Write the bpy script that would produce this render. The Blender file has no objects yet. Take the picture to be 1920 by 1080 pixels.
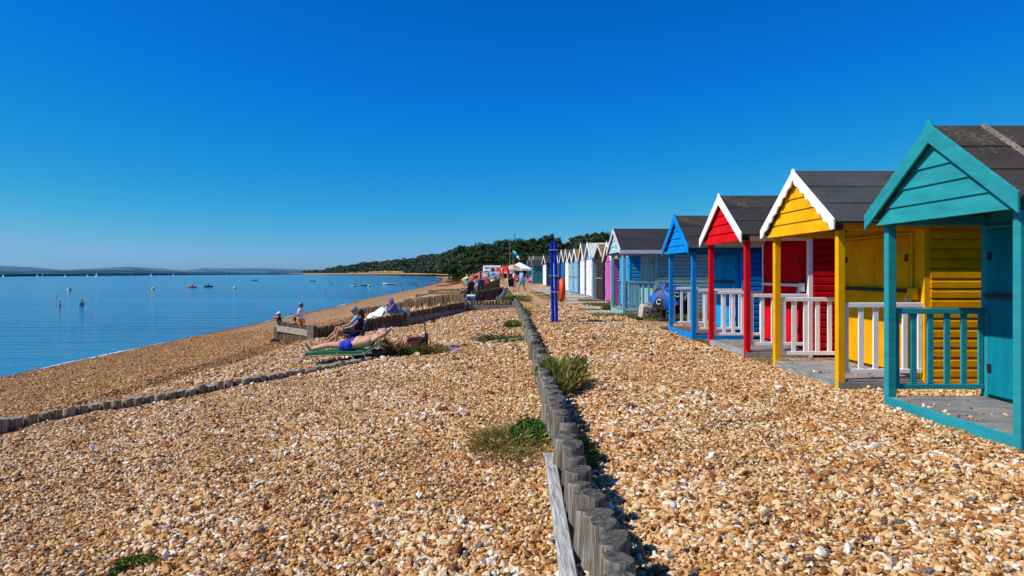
import bpy, bmesh, math, random
import numpy as np
from mathutils import Vector, Matrix, Euler
random.seed(7)
rng = np.random.default_rng(11)
R = math.radians
scene = bpy.context.scene
COL = scene.collection
EYE = 1.62            # camera height above the shingle path
SEA = -2.38           # sea level


def at(px, py, Y):
    """world point seen at photo pixel (px, py) at distance Y (used to survey positions)"""
    return Vector(((px - 920.0) * Y / 1280.0, Y, EYE - (py - 513.0) * Y / 1280.0))


def xat(px, Y):
    return (px - 920.0) * Y / 1280.0


# ------------------------------------------------------------------ tagging
def tag(o, label=None, cat=None, group=None, kind=None):
    if label: o['label'] = label
    if cat: o['category'] = cat
    if group: o['group'] = group
    if kind: o['kind'] = kind
    return o


def thing(name, label, cat, loc=(0, 0, 0), rotz=0.0, group=None):
    o = bpy.data.objects.new(name, None)
    COL.objects.link(o)
    o.empty_display_size = 0.2
    o.location = loc
    o.rotation_euler = (0, 0, rotz)
    return tag(o, label, cat, group)


def link_mesh(name, me, parent=None, loc=(0, 0, 0), rot=(0, 0, 0)):
    o = bpy.data.objects.new(name, me)
    COL.objects.link(o)
    o.location = loc
    o.rotation_euler = rot
    if parent: o.parent = parent
    return o


def copy_tree(o, parent=None):
    c = o.copy()
    COL.objects.link(c)
    c.parent = parent
    for ch in list(o.children):
        copy_tree(ch, c)
    return c


# ------------------------------------------------------------------ mesh builder
class MB:
    def __init__(s):
        s.v = []; s.f = []; s.m = []

    def add(s, vs, fs, mat=0):
        b = len(s.v)
        s.v.extend([tuple(p) for p in vs])
        for f in fs:
            s.f.append(tuple(i + b for i in f)); s.m.append(mat)
        return s

    def box(s, x0, x1, y0, y1, z0, z1, mat=0, M=None):
        vs = [Vector(p) for p in ((x0, y0, z0), (x1, y0, z0), (x1, y1, z0), (x0, y1, z0), (x0, y0, z1), (x1, y0, z1), (x1, y1, z1), (x0, y1, z1))]
        if M is not None: vs = [M @ p for p in vs]
        return s.add(vs, [(0, 3, 2, 1), (4, 5, 6, 7), (0, 1, 5, 4), (1, 2, 6, 5), (2, 3, 7, 6), (3, 0, 4, 7)], mat)

    def prism_x(s, poly, x0, x1, mat=0):
        """poly of (y,z), extruded along x"""
        n = len(poly)
        vs = [(x0, y, z) for y, z in poly] + [(x1, y, z) for y, z in poly]
        fs = [tuple(range(n)), tuple(range(2 * n - 1, n - 1, -1))]
        for i in range(n):
            j = (i + 1) % n
            fs.append((i, i + n, j + n, j))
        return s.add(vs, fs, mat)

    def bar(s, p0, p1, w, t, mat=0, up=(0, 0, 1)):
        p0 = Vector(p0); p1 = Vector(p1); d = (p1 - p0).normalized()
        a = d.cross(Vector(up))
        if a.length < 1e-4: a = d.cross(Vector((1, 0, 0)))
        a.normalize(); b = a.cross(d)
        vs = []
        for p in (p0, p1):
            for i, j in ((-1, -1), (1, -1), (1, 1), (-1, 1)):
                vs.append(p + a * (i * w / 2) + b * (j * t / 2))
        return s.add(vs, [(0, 3, 2, 1), (4, 5, 6, 7), (0, 1, 5, 4), (1, 2, 6, 5), (2, 3, 7, 6), (3, 0, 4, 7)], mat)

    def tube(s, pts, rad, seg=8, mat=0, cap=True):
        pts = [Vector(p) for p in pts]
        n = len(pts)
        rad = rad if isinstance(rad, (list, tuple)) else [rad] * n
        vs = []
        for i, p in enumerate(pts):
            d = (pts[min(i + 1, n - 1)] - pts[max(i - 1, 0)]).normalized()
            a = d.cross(Vector((0.13, 0.97, 0.21)))
            if a.length < 0.05: a = d.cross(Vector((1, 0, 0)))
            a.normalize(); b = d.cross(a)
            for k in range(seg):
                t = 2 * math.pi * k / seg
                vs.append(p + (a * math.cos(t) + b * math.sin(t)) * rad[i])
        fs = []
        for i in range(n - 1):
            for k in range(seg):
                k2 = (k + 1) % seg
                fs.append((i * seg + k, i * seg + k2, (i + 1) * seg + k2, (i + 1) * seg + k))
        if cap:
            fs.append(tuple(range(seg - 1, -1, -1)))
            fs.append(tuple((n - 1) * seg + k for k in range(seg)))
        return s.add(vs, fs, mat)

    def ellip(s, c, r, seg=12, rings=8, mat=0, M=None, zmin=-1.0):
        c = Vector(c); vs = []; fs = []
        th0 = math.acos(max(-1, min(1, zmin)))
        for i in range(rings + 1):
            th = th0 * i / rings
            for k in range(seg):
                ph = 2 * math.pi * k / seg
                p = Vector((r[0] * math.sin(th) * math.cos(ph), r[1] * math.sin(th) * math.sin(ph), r[2] * math.cos(th)))
                if M is not None: p = M @ p
                vs.append(c + p)
        for i in range(rings):
            for k in range(seg):
                k2 = (k + 1) % seg
                fs.append((i * seg + k, (i + 1) * seg + k, (i + 1) * seg + k2, i * seg + k2))
        if zmin > -0.999: fs.append(tuple(rings * seg + k for k in range(seg - 1, -1, -1)))
        return s.add(vs, fs, mat)

    def capsule(s, p0, p1, r0, r1, seg=10, mat=0):
        p0 = Vector(p0); p1 = Vector(p1)
        d = p1 - p0
        if d.length < 1e-4: d = Vector((0, 0, 1e-3))
        q = d.normalized(); pts = []; rr = []
        for t in (-1.0, -0.85, -0.5, 0.0):
            pts.append(p0 + q * (t * r0)); rr.append(max(1e-4, r0 * math.sqrt(max(0, 1 - t * t))))
        for t in (0.0, 0.5, 0.85, 1.0):
            pts.append(p1 + q * (t * r1)); rr.append(max(1e-4, r1 * math.sqrt(max(0, 1 - t * t))))
        return s.tube(pts, rr, seg, mat)

    def lathe(s, prof, seg=16, mat=0, c=(0, 0, 0), M=None):
        vs = []; fs = []; c = Vector(c)
        for r_, z in prof:
            for k in range(seg):
                t = 2 * math.pi * k / seg
                p = Vector((r_ * math.cos(t), r_ * math.sin(t), z))
                if M is not None: p = M @ p
                vs.append(c + p)
        n = len(prof)
        for i in range(n - 1):
            for k in range(seg):
                k2 = (k + 1) % seg
                fs.append((i * seg + k, i * seg + k2, (i + 1) * seg + k2, (i + 1) * seg + k))
        fs.append(tuple(range(seg - 1, -1, -1))); fs.append(tuple((n - 1) * seg + k for k in range(seg)))
        return s.add(vs, fs, mat)

    def mesh(s, name, mats, smooth=False, bevel=0.0, tone=False):
        me = bpy.data.meshes.new(name)
        me.from_pydata([tuple(p) for p in s.v], [], s.f)
        mats = mats if isinstance(mats, (list, tuple)) else [mats]
        for m in mats: me.materials.append(m)
        if any(s.m): me.polygons.foreach_set('material_index', s.m)
        bm = bmesh.new(); bm.from_mesh(me)
        bmesh.ops.recalc_face_normals(bm, faces=bm.faces)
        if bevel > 0:
            es = [e for e in bm.edges if len(e.link_faces) == 2 and e.calc_face_angle(0) > 0.6]
            bmesh.ops.bevel(bm, geom=es, offset=bevel, segments=1, affect='EDGES', clamp_overlap=True)
        bm.to_mesh(me); bm.free()
        if smooth:
            me.polygons.foreach_set('use_smooth', [True] * len(me.polygons))
        if smooth == 'auto':
            try: me.set_sharp_from_angle(angle=R(40))
            except Exception: pass
        me.update()
        return me

    def build(s, name, mats, parent=None, loc=(0, 0, 0), rot=(0, 0, 0), smooth=False, bevel=0.0):
        return link_mesh(name, s.mesh(name, mats, smooth, bevel), parent, loc, rot)


def np_mesh(name, verts, faces, mats, smooth=False, tone=None):
    """verts Nx3, faces MxK (all same K)"""
    me = bpy.data.meshes.new(name)
    verts = np.asarray(verts, dtype=np.float32); faces = np.asarray(faces, dtype=np.int32)
    n, k = faces.shape
    me.vertices.add(len(verts)); me.vertices.foreach_set('co', verts.ravel())
    me.loops.add(n * k); me.loops.foreach_set('vertex_index', faces.ravel())
    me.polygons.add(n)
    me.polygons.foreach_set('loop_start', np.arange(0, n * k, k, dtype=np.int32))
    if tone is not None:
        a = me.attributes.new('tone', 'FLOAT', 'FACE'); a.data.foreach_set('value', np.asarray(tone, dtype=np.float32))
    for m in (mats if isinstance(mats, (list, tuple)) else [mats]): me.materials.append(m)
    me.update(calc_edges=True); me.validate()
    if smooth: me.polygons.foreach_set('use_smooth', [True] * len(me.polygons))
    return me


# ------------------------------------------------------------------ materials
def new_mat(name):
    m = bpy.data.materials.new(name); m.use_nodes = True
    nt = m.node_tree
    b = nt.nodes['Principled BSDF']
    return m, nt, b


def N(nt, typ, **kw):
    n = nt.nodes.new(typ)
    for k, v in kw.items(): setattr(n, k, v)
    return n


def ramp(nt, stops, interp='LINEAR'):
    r = N(nt, 'ShaderNodeValToRGB'); cr = r.color_ramp; cr.interpolation = interp
    while len(cr.elements) < len(stops): cr.elements.new(0.5)
    for e, (p, c) in zip(cr.elements, stops):
        e.position = p; e.color = (*c, 1) if len(c) == 3 else c
    return r


def mul(c, k): return tuple(min(1.0, max(0.0, x * k)) for x in c)


def paint(name, col, rough=0.45, var=0.26, scale=2.4, bump=0.3, dirt=0.42, stretch=(1, 1, 1), chip=0.0):
    """outdoor paint: soft tone drift, fine brush bump, dirt low down and in patches"""
    m, nt, b = new_mat(name); L = nt.links
    tc = N(nt, 'ShaderNodeTexCoord'); mp = N(nt, 'ShaderNodeMapping'); mp.inputs['Scale'].default_value = stretch
    L.new(tc.outputs['Object'], mp.inputs['Vector'])
    n1 = N(nt, 'ShaderNodeTexNoise'); n1.inputs['Scale'].default_value = scale; n1.inputs['Detail'].default_value = 6; n1.inputs['Roughness'].default_value = 0.65
    L.new(mp.outputs[0], n1.inputs['Vector'])
    r1 = ramp(nt, [(0.3, mul(col, 1 - var)), (0.55, col), (0.75, mul(col, 1 + var * 0.5))])
    L.new(n1.outputs['Fac'], r1.inputs['Fac'])
    n2 = N(nt, 'ShaderNodeTexNoise'); n2.inputs['Scale'].default_value = scale * 9; n2.inputs['Detail'].default_value = 8; n2.inputs['Roughness'].default_value = 0.75
    L.new(mp.outputs[0], n2.inputs['Vector'])
    r2 = ramp(nt, [(0.60, (0, 0, 0)), (0.78, (dirt, dirt, dirt))]); L.new(n2.outputs['Fac'], r2.inputs['Fac'])
    mx = N(nt, 'ShaderNodeMixRGB'); L.new(r2.outputs[0], mx.inputs['Fac']); L.new(r1.outputs[0], mx.inputs[1])
    mx.inputs[2].default_value = (*mul(tuple(0.5 * c + 0.05 for c in col), 0.6), 1)
    last = mx
    if chip > 0:
        n3 = N(nt, 'ShaderNodeTexNoise'); n3.inputs['Scale'].default_value = scale * 4; n3.inputs['Detail'].default_value = 3
        L.new(mp.outputs[0], n3.inputs['Vector'])
        r3 = ramp(nt, [(0.74 - chip, (0, 0, 0)), (0.76 - chip, (1, 1, 1))]); L.new(n3.outputs['Fac'], r3.inputs['Fac'])
        m3 = N(nt, 'ShaderNodeMixRGB'); L.new(r3.outputs[0], m3.inputs['Fac']); L.new(mx.outputs[0], m3.inputs[1]); m3.inputs[2].default_value = (0.42, 0.36, 0.3, 1)
        last = m3
    L.new(last.outputs[0], b.inputs['Base Color'])
    b.inputs['Roughness'].default_value = rough + 0.15; b.inputs['Specular IOR Level'].default_value = 0.0
    bp = N(nt, 'ShaderNodeBump'); bp.inputs['Strength'].default_value = bump; bp.inputs['Distance'].default_value = 0.01
    L.new(n2.outputs['Fac'], bp.inputs['Height']); L.new(bp.outputs[0], b.inputs['Normal'])
    return m


def plain(name, col, rough=0.6, metal=0.0, var=0.15, scale=8.0, sheen=0.0):
    m, nt, b = new_mat(name); L = nt.links
    tc = N(nt, 'ShaderNodeTexCoord')
    n1 = N(nt, 'ShaderNodeTexNoise'); n1.inputs['Scale'].default_value = scale; n1.inputs['Detail'].default_value = 5
    L.new(tc.outputs['Object'], n1.inputs['Vector'])
    r1 = ramp(nt, [(0.3, mul(col, 1 - var)), (0.7, mul(col, 1 + var))]); L.new(n1.outputs['Fac'], r1.inputs['Fac'])
    L.new(r1.outputs[0], b.inputs['Base Color'])
    b.inputs['Roughness'].default_value = rough + 0.15; b.inputs['Metallic'].default_value = metal
    return m


def wood(name, cols, grain=(14, 14, 0.9), rough=0.85, bump=0.6, moss=0.0, rnd=True):
    """weathered timber, grain along the axis that has the small scale"""
    m, nt, b = new_mat(name); L = nt.links
    tc = N(nt, 'ShaderNodeTexCoord'); mp = N(nt, 'ShaderNodeMapping'); mp.inputs['Scale'].default_value = grain
    oi = N(nt, 'ShaderNodeObjectInfo')
    if rnd:
        vm = N(nt, 'ShaderNodeVectorMath', operation='ADD'); L.new(tc.outputs['Object'], vm.inputs[0])
        ml = N(nt, 'ShaderNodeMath', operation='MULTIPLY'); ml.inputs[1].default_value = 37.0; L.new(oi.outputs['Random'], ml.inputs[0])
        L.new(ml.outputs[0], vm.inputs[1]); L.new(vm.outputs[0], mp.inputs['Vector'])
    else:
        L.new(tc.outputs['Object'], mp.inputs['Vector'])
    n1 = N(nt, 'ShaderNodeTexNoise'); n1.inputs['Scale'].default_value = 3.2; n1.inputs['Detail'].default_value = 9; n1.inputs['Roughness'].default_value = 0.72; n1.inputs['Distortion'].default_value = 0.5
    L.new(mp.outputs[0], n1.inputs['Vector'])
    r1 = ramp(nt, [(0.36, cols[0]), (0.50, cols[1]), (0.62, cols[2])]); L.new(n1.outputs['Fac'], r1.inputs['Fac'])
    n2 = N(nt, 'ShaderNodeTexNoise'); n2.inputs['Scale'].default_value = 2.5; n2.inputs['Detail'].default_value = 4
    L.new(tc.outputs['Object'], n2.inputs['Vector'])
    hv = N(nt, 'ShaderNodeHueSaturation')
    a1 = N(nt, 'ShaderNodeMath', operation='MULTIPLY_ADD'); a1.inputs[1].default_value = 0.5; a1.inputs[2].default_value = 0.72; L.new(oi.outputs['Random'], a1.inputs[0])
    a2 = N(nt, 'ShaderNodeMath', operation='MULTIPLY_ADD'); a2.inputs[1].default_value = 0.9; L.new(n2.outputs['Fac'], a2.inputs[0])
    a3 = N(nt, 'ShaderNodeMath', operation='SUBTRACT'); a3.inputs[1].default_value = 0.42; L.new(a1.outputs[0], a3.inputs[0]); L.new(a3.outputs[0], a2.inputs[2])
    L.new(a2.outputs[0], hv.inputs['Value']); L.new(r1.outputs[0], hv.inputs['Color'])
    out = hv.outputs[0]
    if moss > 0:
        n3 = N(nt, 'ShaderNodeTexNoise'); n3.inputs['Scale'].default_value = 9; n3.inputs['Detail'].default_value = 6; L.new(tc.outputs['Object'], n3.inputs['Vector'])
        r3 = ramp(nt, [(0.5, (0, 0, 0)), (0.7, (moss, moss, moss))]); L.new(n3.outputs['Fac'], r3.inputs['Fac'])
        mx = N(nt, 'ShaderNodeMixRGB'); L.new(r3.outputs[0], mx.inputs['Fac']); L.new(out, mx.inputs[1]); mx.inputs[2].default_value = (0.16, 0.15, 0.07, 1); out = mx.outputs[0]
    L.new(out, b.inputs['Base Color']); b.inputs['Roughness'].default_value = rough; b.inputs['Specular IOR Level'].default_value = 0.12
    bp = N(nt, 'ShaderNodeBump'); bp.inputs['Strength'].default_value = bump; bp.inputs['Distance'].default_value = 0.012
    L.new(n1.outputs['Fac'], bp.inputs['Height']); L.new(bp.outputs[0], b.inputs['Normal'])
    return m


def leafmat(name, stops, trans=0.25, rough=0.6):
    m, nt, b = new_mat(name); L = nt.links
    a = N(nt, 'ShaderNodeAttribute'); a.attribute_name = 'tone'
    r = ramp(nt, stops); L.new(a.outputs['Fac'], r.inputs['Fac'])
    oi = N(nt, 'ShaderNodeObjectInfo'); hv = N(nt, 'ShaderNodeHueSaturation')
    q1 = N(nt, 'ShaderNodeMath', operation='MULTIPLY_ADD'); q1.inputs[1].default_value = 0.7; q1.inputs[2].default_value = 0.65; L.new(oi.outputs['Random'], q1.inputs[0]); L.new(q1.outputs[0], hv.inputs['Value'])
    q2 = N(nt, 'ShaderNodeMath', operation='MULTIPLY_ADD'); q2.inputs[1].default_value = -0.05; q2.inputs[2].default_value = 0.52; L.new(oi.outputs['Random'], q2.inputs[0]); L.new(q2.outputs[0], hv.inputs['Hue'])
    L.new(r.outputs[0], hv.inputs['Color'])
    L.new(hv.outputs[0], b.inputs['Base Color']); b.inputs['Roughness'].default_value = rough
    b.inputs['Specular IOR Level'].default_value = 0.25
    t = N(nt, 'ShaderNodeBsdfTranslucent'); L.new(hv.outputs[0], t.inputs['Color'])
    mx = N(nt, 'ShaderNodeMixShader'); mx.inputs[0].default_value = trans
    L.new(b.outputs[0], mx.inputs[1]); L.new(t.outputs[0], mx.inputs[2])
    L.new(mx.outputs[0], nt.nodes['Material Output'].inputs['Surface'])
    return m


PEB = [(0.0, (0.045, 0.037, 0.036)), (0.05, (0.18, 0.16, 0.16)), (0.12, (0.11, 0.044, 0.014)), (0.22, (0.34, 0.122, 0.027)),
       (0.34, (0.52, 0.225, 0.053)), (0.48, (0.61, 0.315, 0.098)), (0.64, (0.70, 0.425, 0.175)), (0.80, (0.77, 0.555, 0.30)), (0.91, (0.83, 0.69, 0.48)), (1.0, (0.86, 0.81, 0.73))]


def pebble_mat():
    m, nt, b = new_mat('flint_pebble'); L = nt.links
    a = N(nt, 'ShaderNodeAttribute'); a.attribute_name = 'tone'; a.attribute_type = 'INSTANCER'
    r = ramp(nt, PEB); L.new(a.outputs['Fac'], r.inputs['Fac'])
    tc = N(nt, 'ShaderNodeTexCoord'); n = N(nt, 'ShaderNodeTexNoise'); n.inputs['Scale'].default_value = 2.2; n.inputs['Detail'].default_value = 6
    L.new(tc.outputs['Object'], n.inputs['Vector'])
    r2 = ramp(nt, [(0.3, (0.62, 0.58, 0.55)), (0.6, (1.0, 1.0, 1.0))]); L.new(n.outputs['Fac'], r2.inputs['Fac'])
    mx = N(nt, 'ShaderNodeMixRGB', blend_type='MULTIPLY'); mx.inputs[0].default_value = 0.75; L.new(r.outputs[0], mx.inputs[1]); L.new(r2.outputs[0], mx.inputs[2])
    L.new(mx.outputs[0], b.inputs['Base Color']); b.inputs['Roughness'].default_value = 0.6; b.inputs['Specular IOR Level'].default_value = 0.25
    return m


def ground_mat():
    m, nt, b = new_mat('shingle_ground'); L = nt.links
    geo = N(nt, 'ShaderNodeNewGeometry')
    # three sizes of stone so that the shingle keeps its grain with distance
    outs = []; hs = []
    for sc, w in ((24.0, 0), (10.0, 1), (4.0, 2)):
        mp = N(nt, 'ShaderNodeMapping'); mp.inputs['Scale'].default_value = (sc, sc, sc * 1.4)
        mp.inputs['Location'].default_value = (w * 3.3, w * 1.7, 0)
        L.new(geo.outputs['Position'], mp.inputs['Vector'])
        v = N(nt, 'ShaderNodeTexVoronoi'); v.inputs['Scale'].default_value = 1.0; v.inputs['Randomness'].default_value = 1.0
        L.new(mp.outputs[0], v.inputs['Vector'])
        sp = N(nt, 'ShaderNodeSeparateColor'); L.new(v.outputs['Color'], sp.inputs[0])
        r = ramp(nt, PEB); L.new(sp.outputs[0], r.inputs['Fac'])
        outs.append(r.outputs[0]); hs.append(v.outputs['Distance'])
    cam = N(nt, 'ShaderNodeSeparateXYZ'); L.new(geo.outputs['Position'], cam.inputs[0])
    n0 = N(nt, 'ShaderNodeTexNoise'); n0.inputs['Scale'].default_value = 1.3; n0.inputs['Detail'].default_value = 6; L.new(geo.outputs['Position'], n0.inputs['Vector'])
    m1 = N(nt, 'ShaderNodeMixRGB'); m1.inputs[0].default_value = 0.45; L.new(outs[0], m1.inputs[1]); L.new(outs[1], m1.inputs[2])
    m2 = N(nt, 'ShaderNodeMixRGB'); m2.inputs[0].default_value = 0.22; L.new(m1.outputs[0], m2.inputs[1]); L.new(outs[2], m2.inputs[2])
    # crevices
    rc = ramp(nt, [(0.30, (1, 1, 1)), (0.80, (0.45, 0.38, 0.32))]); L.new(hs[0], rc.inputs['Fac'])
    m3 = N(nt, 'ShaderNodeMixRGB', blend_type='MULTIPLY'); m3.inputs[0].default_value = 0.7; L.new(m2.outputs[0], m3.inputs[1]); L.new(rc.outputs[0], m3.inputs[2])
    # broad drift of tone
    rd = ramp(nt, [(0.3, (0.78, 0.76, 0.74)), (0.7, (1.0, 1.0, 1.0))]); L.new(n0.outputs['Fac'], rd.inputs['Fac'])
    m4 = N(nt, 'ShaderNodeMixRGB', blend_type='MULTIPLY'); m4.inputs[0].default_value = 1.0; L.new(m3.outputs[0], m4.inputs[1]); L.new(rd.outputs[0], m4.inputs[2])
    # wet dark band along the water and finer, duller shingle down the beach
    mr = N(nt, 'ShaderNodeMapRange'); mr.inputs['From Min'].default_value = -2.36; mr.inputs['From Max'].default_value = -2.22; mr.inputs['To Min'].default_value = 0.42; mr.inputs['To Max'].default_value = 1.0
    L.new(cam.outputs['Z'], mr.inputs['Value'])
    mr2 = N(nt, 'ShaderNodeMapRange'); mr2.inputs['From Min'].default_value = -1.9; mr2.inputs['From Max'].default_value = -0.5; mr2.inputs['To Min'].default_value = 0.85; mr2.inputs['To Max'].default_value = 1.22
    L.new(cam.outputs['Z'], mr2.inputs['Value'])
    mr3 = N(nt, 'ShaderNodeMapRange'); mr3.inputs['From Min'].default_value = 15.0; mr3.inputs['From Max'].default_value = 34.0; mr3.inputs['To Min'].default_value = 0.72; mr3.inputs['To Max'].default_value = 1.0  # nearer ground darkened in colour, imitating shaded gaps between the pebbles
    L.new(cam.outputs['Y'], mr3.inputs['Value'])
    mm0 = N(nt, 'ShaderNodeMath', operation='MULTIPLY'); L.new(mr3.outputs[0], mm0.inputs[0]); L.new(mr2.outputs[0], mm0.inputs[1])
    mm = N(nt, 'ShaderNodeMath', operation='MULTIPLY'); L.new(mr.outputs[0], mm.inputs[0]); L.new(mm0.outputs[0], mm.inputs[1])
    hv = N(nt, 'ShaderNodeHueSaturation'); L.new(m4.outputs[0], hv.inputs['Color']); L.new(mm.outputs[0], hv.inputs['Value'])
    hv.inputs['Saturation'].default_value = 1.08
    L.new(hv.outputs[0], b.inputs['Base Color'])
    b.inputs['Roughness'].default_value = 0.8; b.inputs['Specular IOR Level'].default_value = 0.3
    inv = N(nt, 'ShaderNodeMath', operation='MULTIPLY_ADD'); inv.inputs[1].default_value = -1; inv.inputs[2].default_value = 1; L.new(hs[0], inv.inputs[0])
    iv2 = N(nt, 'ShaderNodeMath', operation='MULTIPLY_ADD'); iv2.inputs[1].default_value = -2.2; L.new(hs[1], iv2.inputs[0]); L.new(inv.outputs[0], iv2.inputs[2])
    bp = N(nt, 'ShaderNodeBump'); bp.inputs['Strength'].default_value = 1.0; bp.inputs['Distance'].default_value = 0.022
    L.new(iv2.outputs[0], bp.inputs['Height']); L.new(bp.outputs[0], b.inputs['Normal'])
    return m


def sea_mat():
    m, nt, b = new_mat('sea_water'); L = nt.links
    geo = N(nt, 'ShaderNodeNewGeometry'); sx = N(nt, 'ShaderNodeSeparateXYZ'); L.new(geo.outputs['Position'], sx.inputs[0])
    bumps = None
    for sc, st, d in (((0.16, 0.70, 1), 1.0, 0.34), ((0.8, 2.6, 1), 1.0, 0.06), ((0.025, 0.10, 1), 1.0, 0.30)):
        mp = N(nt, 'ShaderNodeMapping'); mp.inputs['Scale'].default_value = sc; mp.inputs['Rotation'].default_value = (0, 0, R(14))
        L.new(geo.outputs['Position'], mp.inputs['Vector'])
        n = N(nt, 'ShaderNodeTexNoise'); n.inputs['Scale'].default_value = 1.0; n.inputs['Detail'].default_value = 4; n.inputs['Roughness'].default_value = 0.55
        L.new(mp.outputs[0], n.inputs['Vector'])
        bp = N(nt, 'ShaderNodeBump'); bp.inputs['Strength'].default_value = st; bp.inputs['Distance'].default_value = d
        L.new(n.outputs['Fac'], bp.inputs['Height'])
        if bumps: L.new(bumps.outputs[0], bp.inputs['Normal'])
        bumps = bp
    L.new(bumps.outputs[0], b.inputs['Normal'])
    # shallow water over the shingle near the edge
    n2 = N(nt, 'ShaderNodeTexNoise'); mp = N(nt, 'ShaderNodeMapping'); mp.inputs['Scale'].default_value = (0.012, 0.05, 1); L.new(geo.outputs['Position'], mp.inputs['Vector']); L.new(mp.outputs[0], n2.inputs['Vector'])
    n2.inputs['Scale'].default_value = 1; n2.inputs['Detail'].default_value = 4
    r = ramp(nt, [(0.3, SEA_A), (0.7, SEA_B)]); L.new(n2.outputs['Fac'], r.inputs['Fac'])
    L.new(r.outputs[0], b.inputs['Base Color'])
    b.inputs['Roughness'].default_value = 0.10; b.inputs['IOR'].default_value = 1.33
    return m


SEA_A = (0.005, 0.095, 0.19)
SEA_B = (0.016, 0.21, 0.34)

M = {}
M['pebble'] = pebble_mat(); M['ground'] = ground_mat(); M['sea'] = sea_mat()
M['log'] = wood('weathered_log', ((0.05, 0.043, 0.036), (0.165, 0.142, 0.115), (0.34, 0.30, 0.245)), (20, 20, 0.8), moss=0.35, bump=0.4)
M['logtop'] = wood('log_end_grain', ((0.02, 0.02, 0.018), (0.085, 0.08, 0.07), (0.24, 0.23, 0.21)), (9, 26, 9), moss=0.45, bump=0.9)
M['plank'] = wood('weathered_plank', ((0.13, 0.125, 0.12), (0.34, 0.335, 0.32), (0.55, 0.54, 0.52)), (22, 0.9, 22), rough=0.8)
M['plankx'] = wood('weathered_beam', ((0.10, 0.08, 0.06), (0.29, 0.25, 0.20), (0.48, 0.43, 0.36)), (0.9, 22, 22), rough=0.8)
M['groynelog'] = wood('groyne_log', ((0.03, 0.019, 0.011), (0.13, 0.085, 0.048), (0.33, 0.235, 0.14)), (16, 16, 0.9))
M['stumplog'] = wood('pale_stump_log', ((0.10, 0.07, 0.04), (0.30, 0.22, 0.135), (0.50, 0.39, 0.25)), (16, 16, 0.9))
M['stumptop'] = wood('pale_stump_end', ((0.12, 0.11, 0.09), (0.28, 0.26, 0.22), (0.44, 0.41, 0.36)), (9, 20, 9))
M['deck'] = wood('deck_board', ((0.12, 0.115, 0.115), (0.27, 0.26, 0.255), (0.40, 0.39, 0.38)), (0.8, 20, 20), rough=0.75, bump=0.4)
M['whitewood'] = paint('white_paint_gloss', (0.90, 0.89, 0.88), 0.35, 0.08, dirt=0.15)
M['steel'] = plain('galvanised_steel', (0.55, 0.56, 0.57), 0.35, 0.9)
M['darkmetal'] = plain('black_iron', (0.03, 0.03, 0.035), 0.5, 0.6)
M['black'] = plain('black_plastic', (0.02, 0.02, 0.022), 0.5)
M['skin'] = plain('fair_skin', (0.58, 0.30, 0.20), 0.5, 0, 0.10, 6)  # skin's own fairer tone, beside the tanned one
M['skintan'] = plain('tanned_skin', (0.42, 0.19, 0.10), 0.5, 0, 0.10, 6)
M['hairdark'] = plain('dark_hair', (0.018, 0.012, 0.009), 0.5, 0, 0.3, 60)
M['hairbrown'] = plain('brown_hair', (0.10, 0.05, 0.022), 0.5, 0, 0.3, 60)
M['hairgrey'] = plain('grey_hair', (0.35, 0.33, 0.31), 0.6, 0, 0.3, 60)
M['eye'] = plain('eye_dark', (0.02, 0.015, 0.012), 0.2)
M['lip'] = plain('lips', (0.40, 0.13, 0.10), 0.5)
CL = {}
for nm, c in dict(white=(0.80, 0.80, 0.80), orange=(0.85, 0.14, 0.01), navy=(0.012, 0.018, 0.055), royal=(0.02, 0.05, 0.50), purple=(0.12, 0.10, 0.42),
                  lightblue=(0.20, 0.42, 0.72), teal=(0.02, 0.38, 0.42), red=(0.70, 0.015, 0.02), black=(0.015, 0.015, 0.018), grey=(0.22, 0.23, 0.25), green=(0.06, 0.40, 0.05),
                  beige=(0.55, 0.47, 0.35), pink=(0.75, 0.16, 0.34), yellow=(0.85, 0.60, 0.05), charcoal=(0.05, 0.055, 0.07), lime=(0.42, 0.62, 0.04), cyan=(0.02, 0.50, 0.68)).items():
    CL[nm] = plain(nm + '_cloth', c, 0.85, 0, 0.12, 14)
# ================================================================== TERRAIN
def smooth(a, b, x):
    t = np.clip((x - a) / (b - a), 0, 1); return t * t * (3 - 2 * t)


SH_Y = [-80, 190, 300, 465, 600, 900, 1500, 2400, 4200, 9000]
SH_X = [-18.9, -18.9, -21.5, -32, -42, -75, -190, -420, -1300, -4600]
def shore(Y): return np.interp(Y, SH_Y, SH_X)

XW_Y = [2.0, 3.2, 4.5, 5.4, 6.5, 8.7, 12.3, 16, 22, 30, 34, 38, 44, 60, 100]
XW_X = [0.56, 0.58, 0.62, 0.66, 0.68, 0.72, 0.86, 0.95, 1.08, 1.24, 1.26, 1.05, 0.80, 0.9, 1.0]
def xwall(Y): return np.interp(Y, XW_Y, XW_X)
WT_Y = [2, 30, 34, 38, 44, 70]
WT_Z = [0.25, 0.30, 0.36, 0.58, 0.74, 0.9]
def walltop(Y): return np.interp(Y, WT_Y, WT_Z)

PX = [-60, -40, -18.9, -15, -12, -9.0, -8.25, -7.7, -7.0, -6.1, -4.8, -3.3, -1.2, 0, 1.0, 1.5]
PZ = [-6.5, -4.6, SEA, -2.02, -1.65, -1.17, -0.95, -1.10, -0.76, -0.57, -0.50, -0.38, -0.18, -0.10, -0.06, -0.04]

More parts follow.
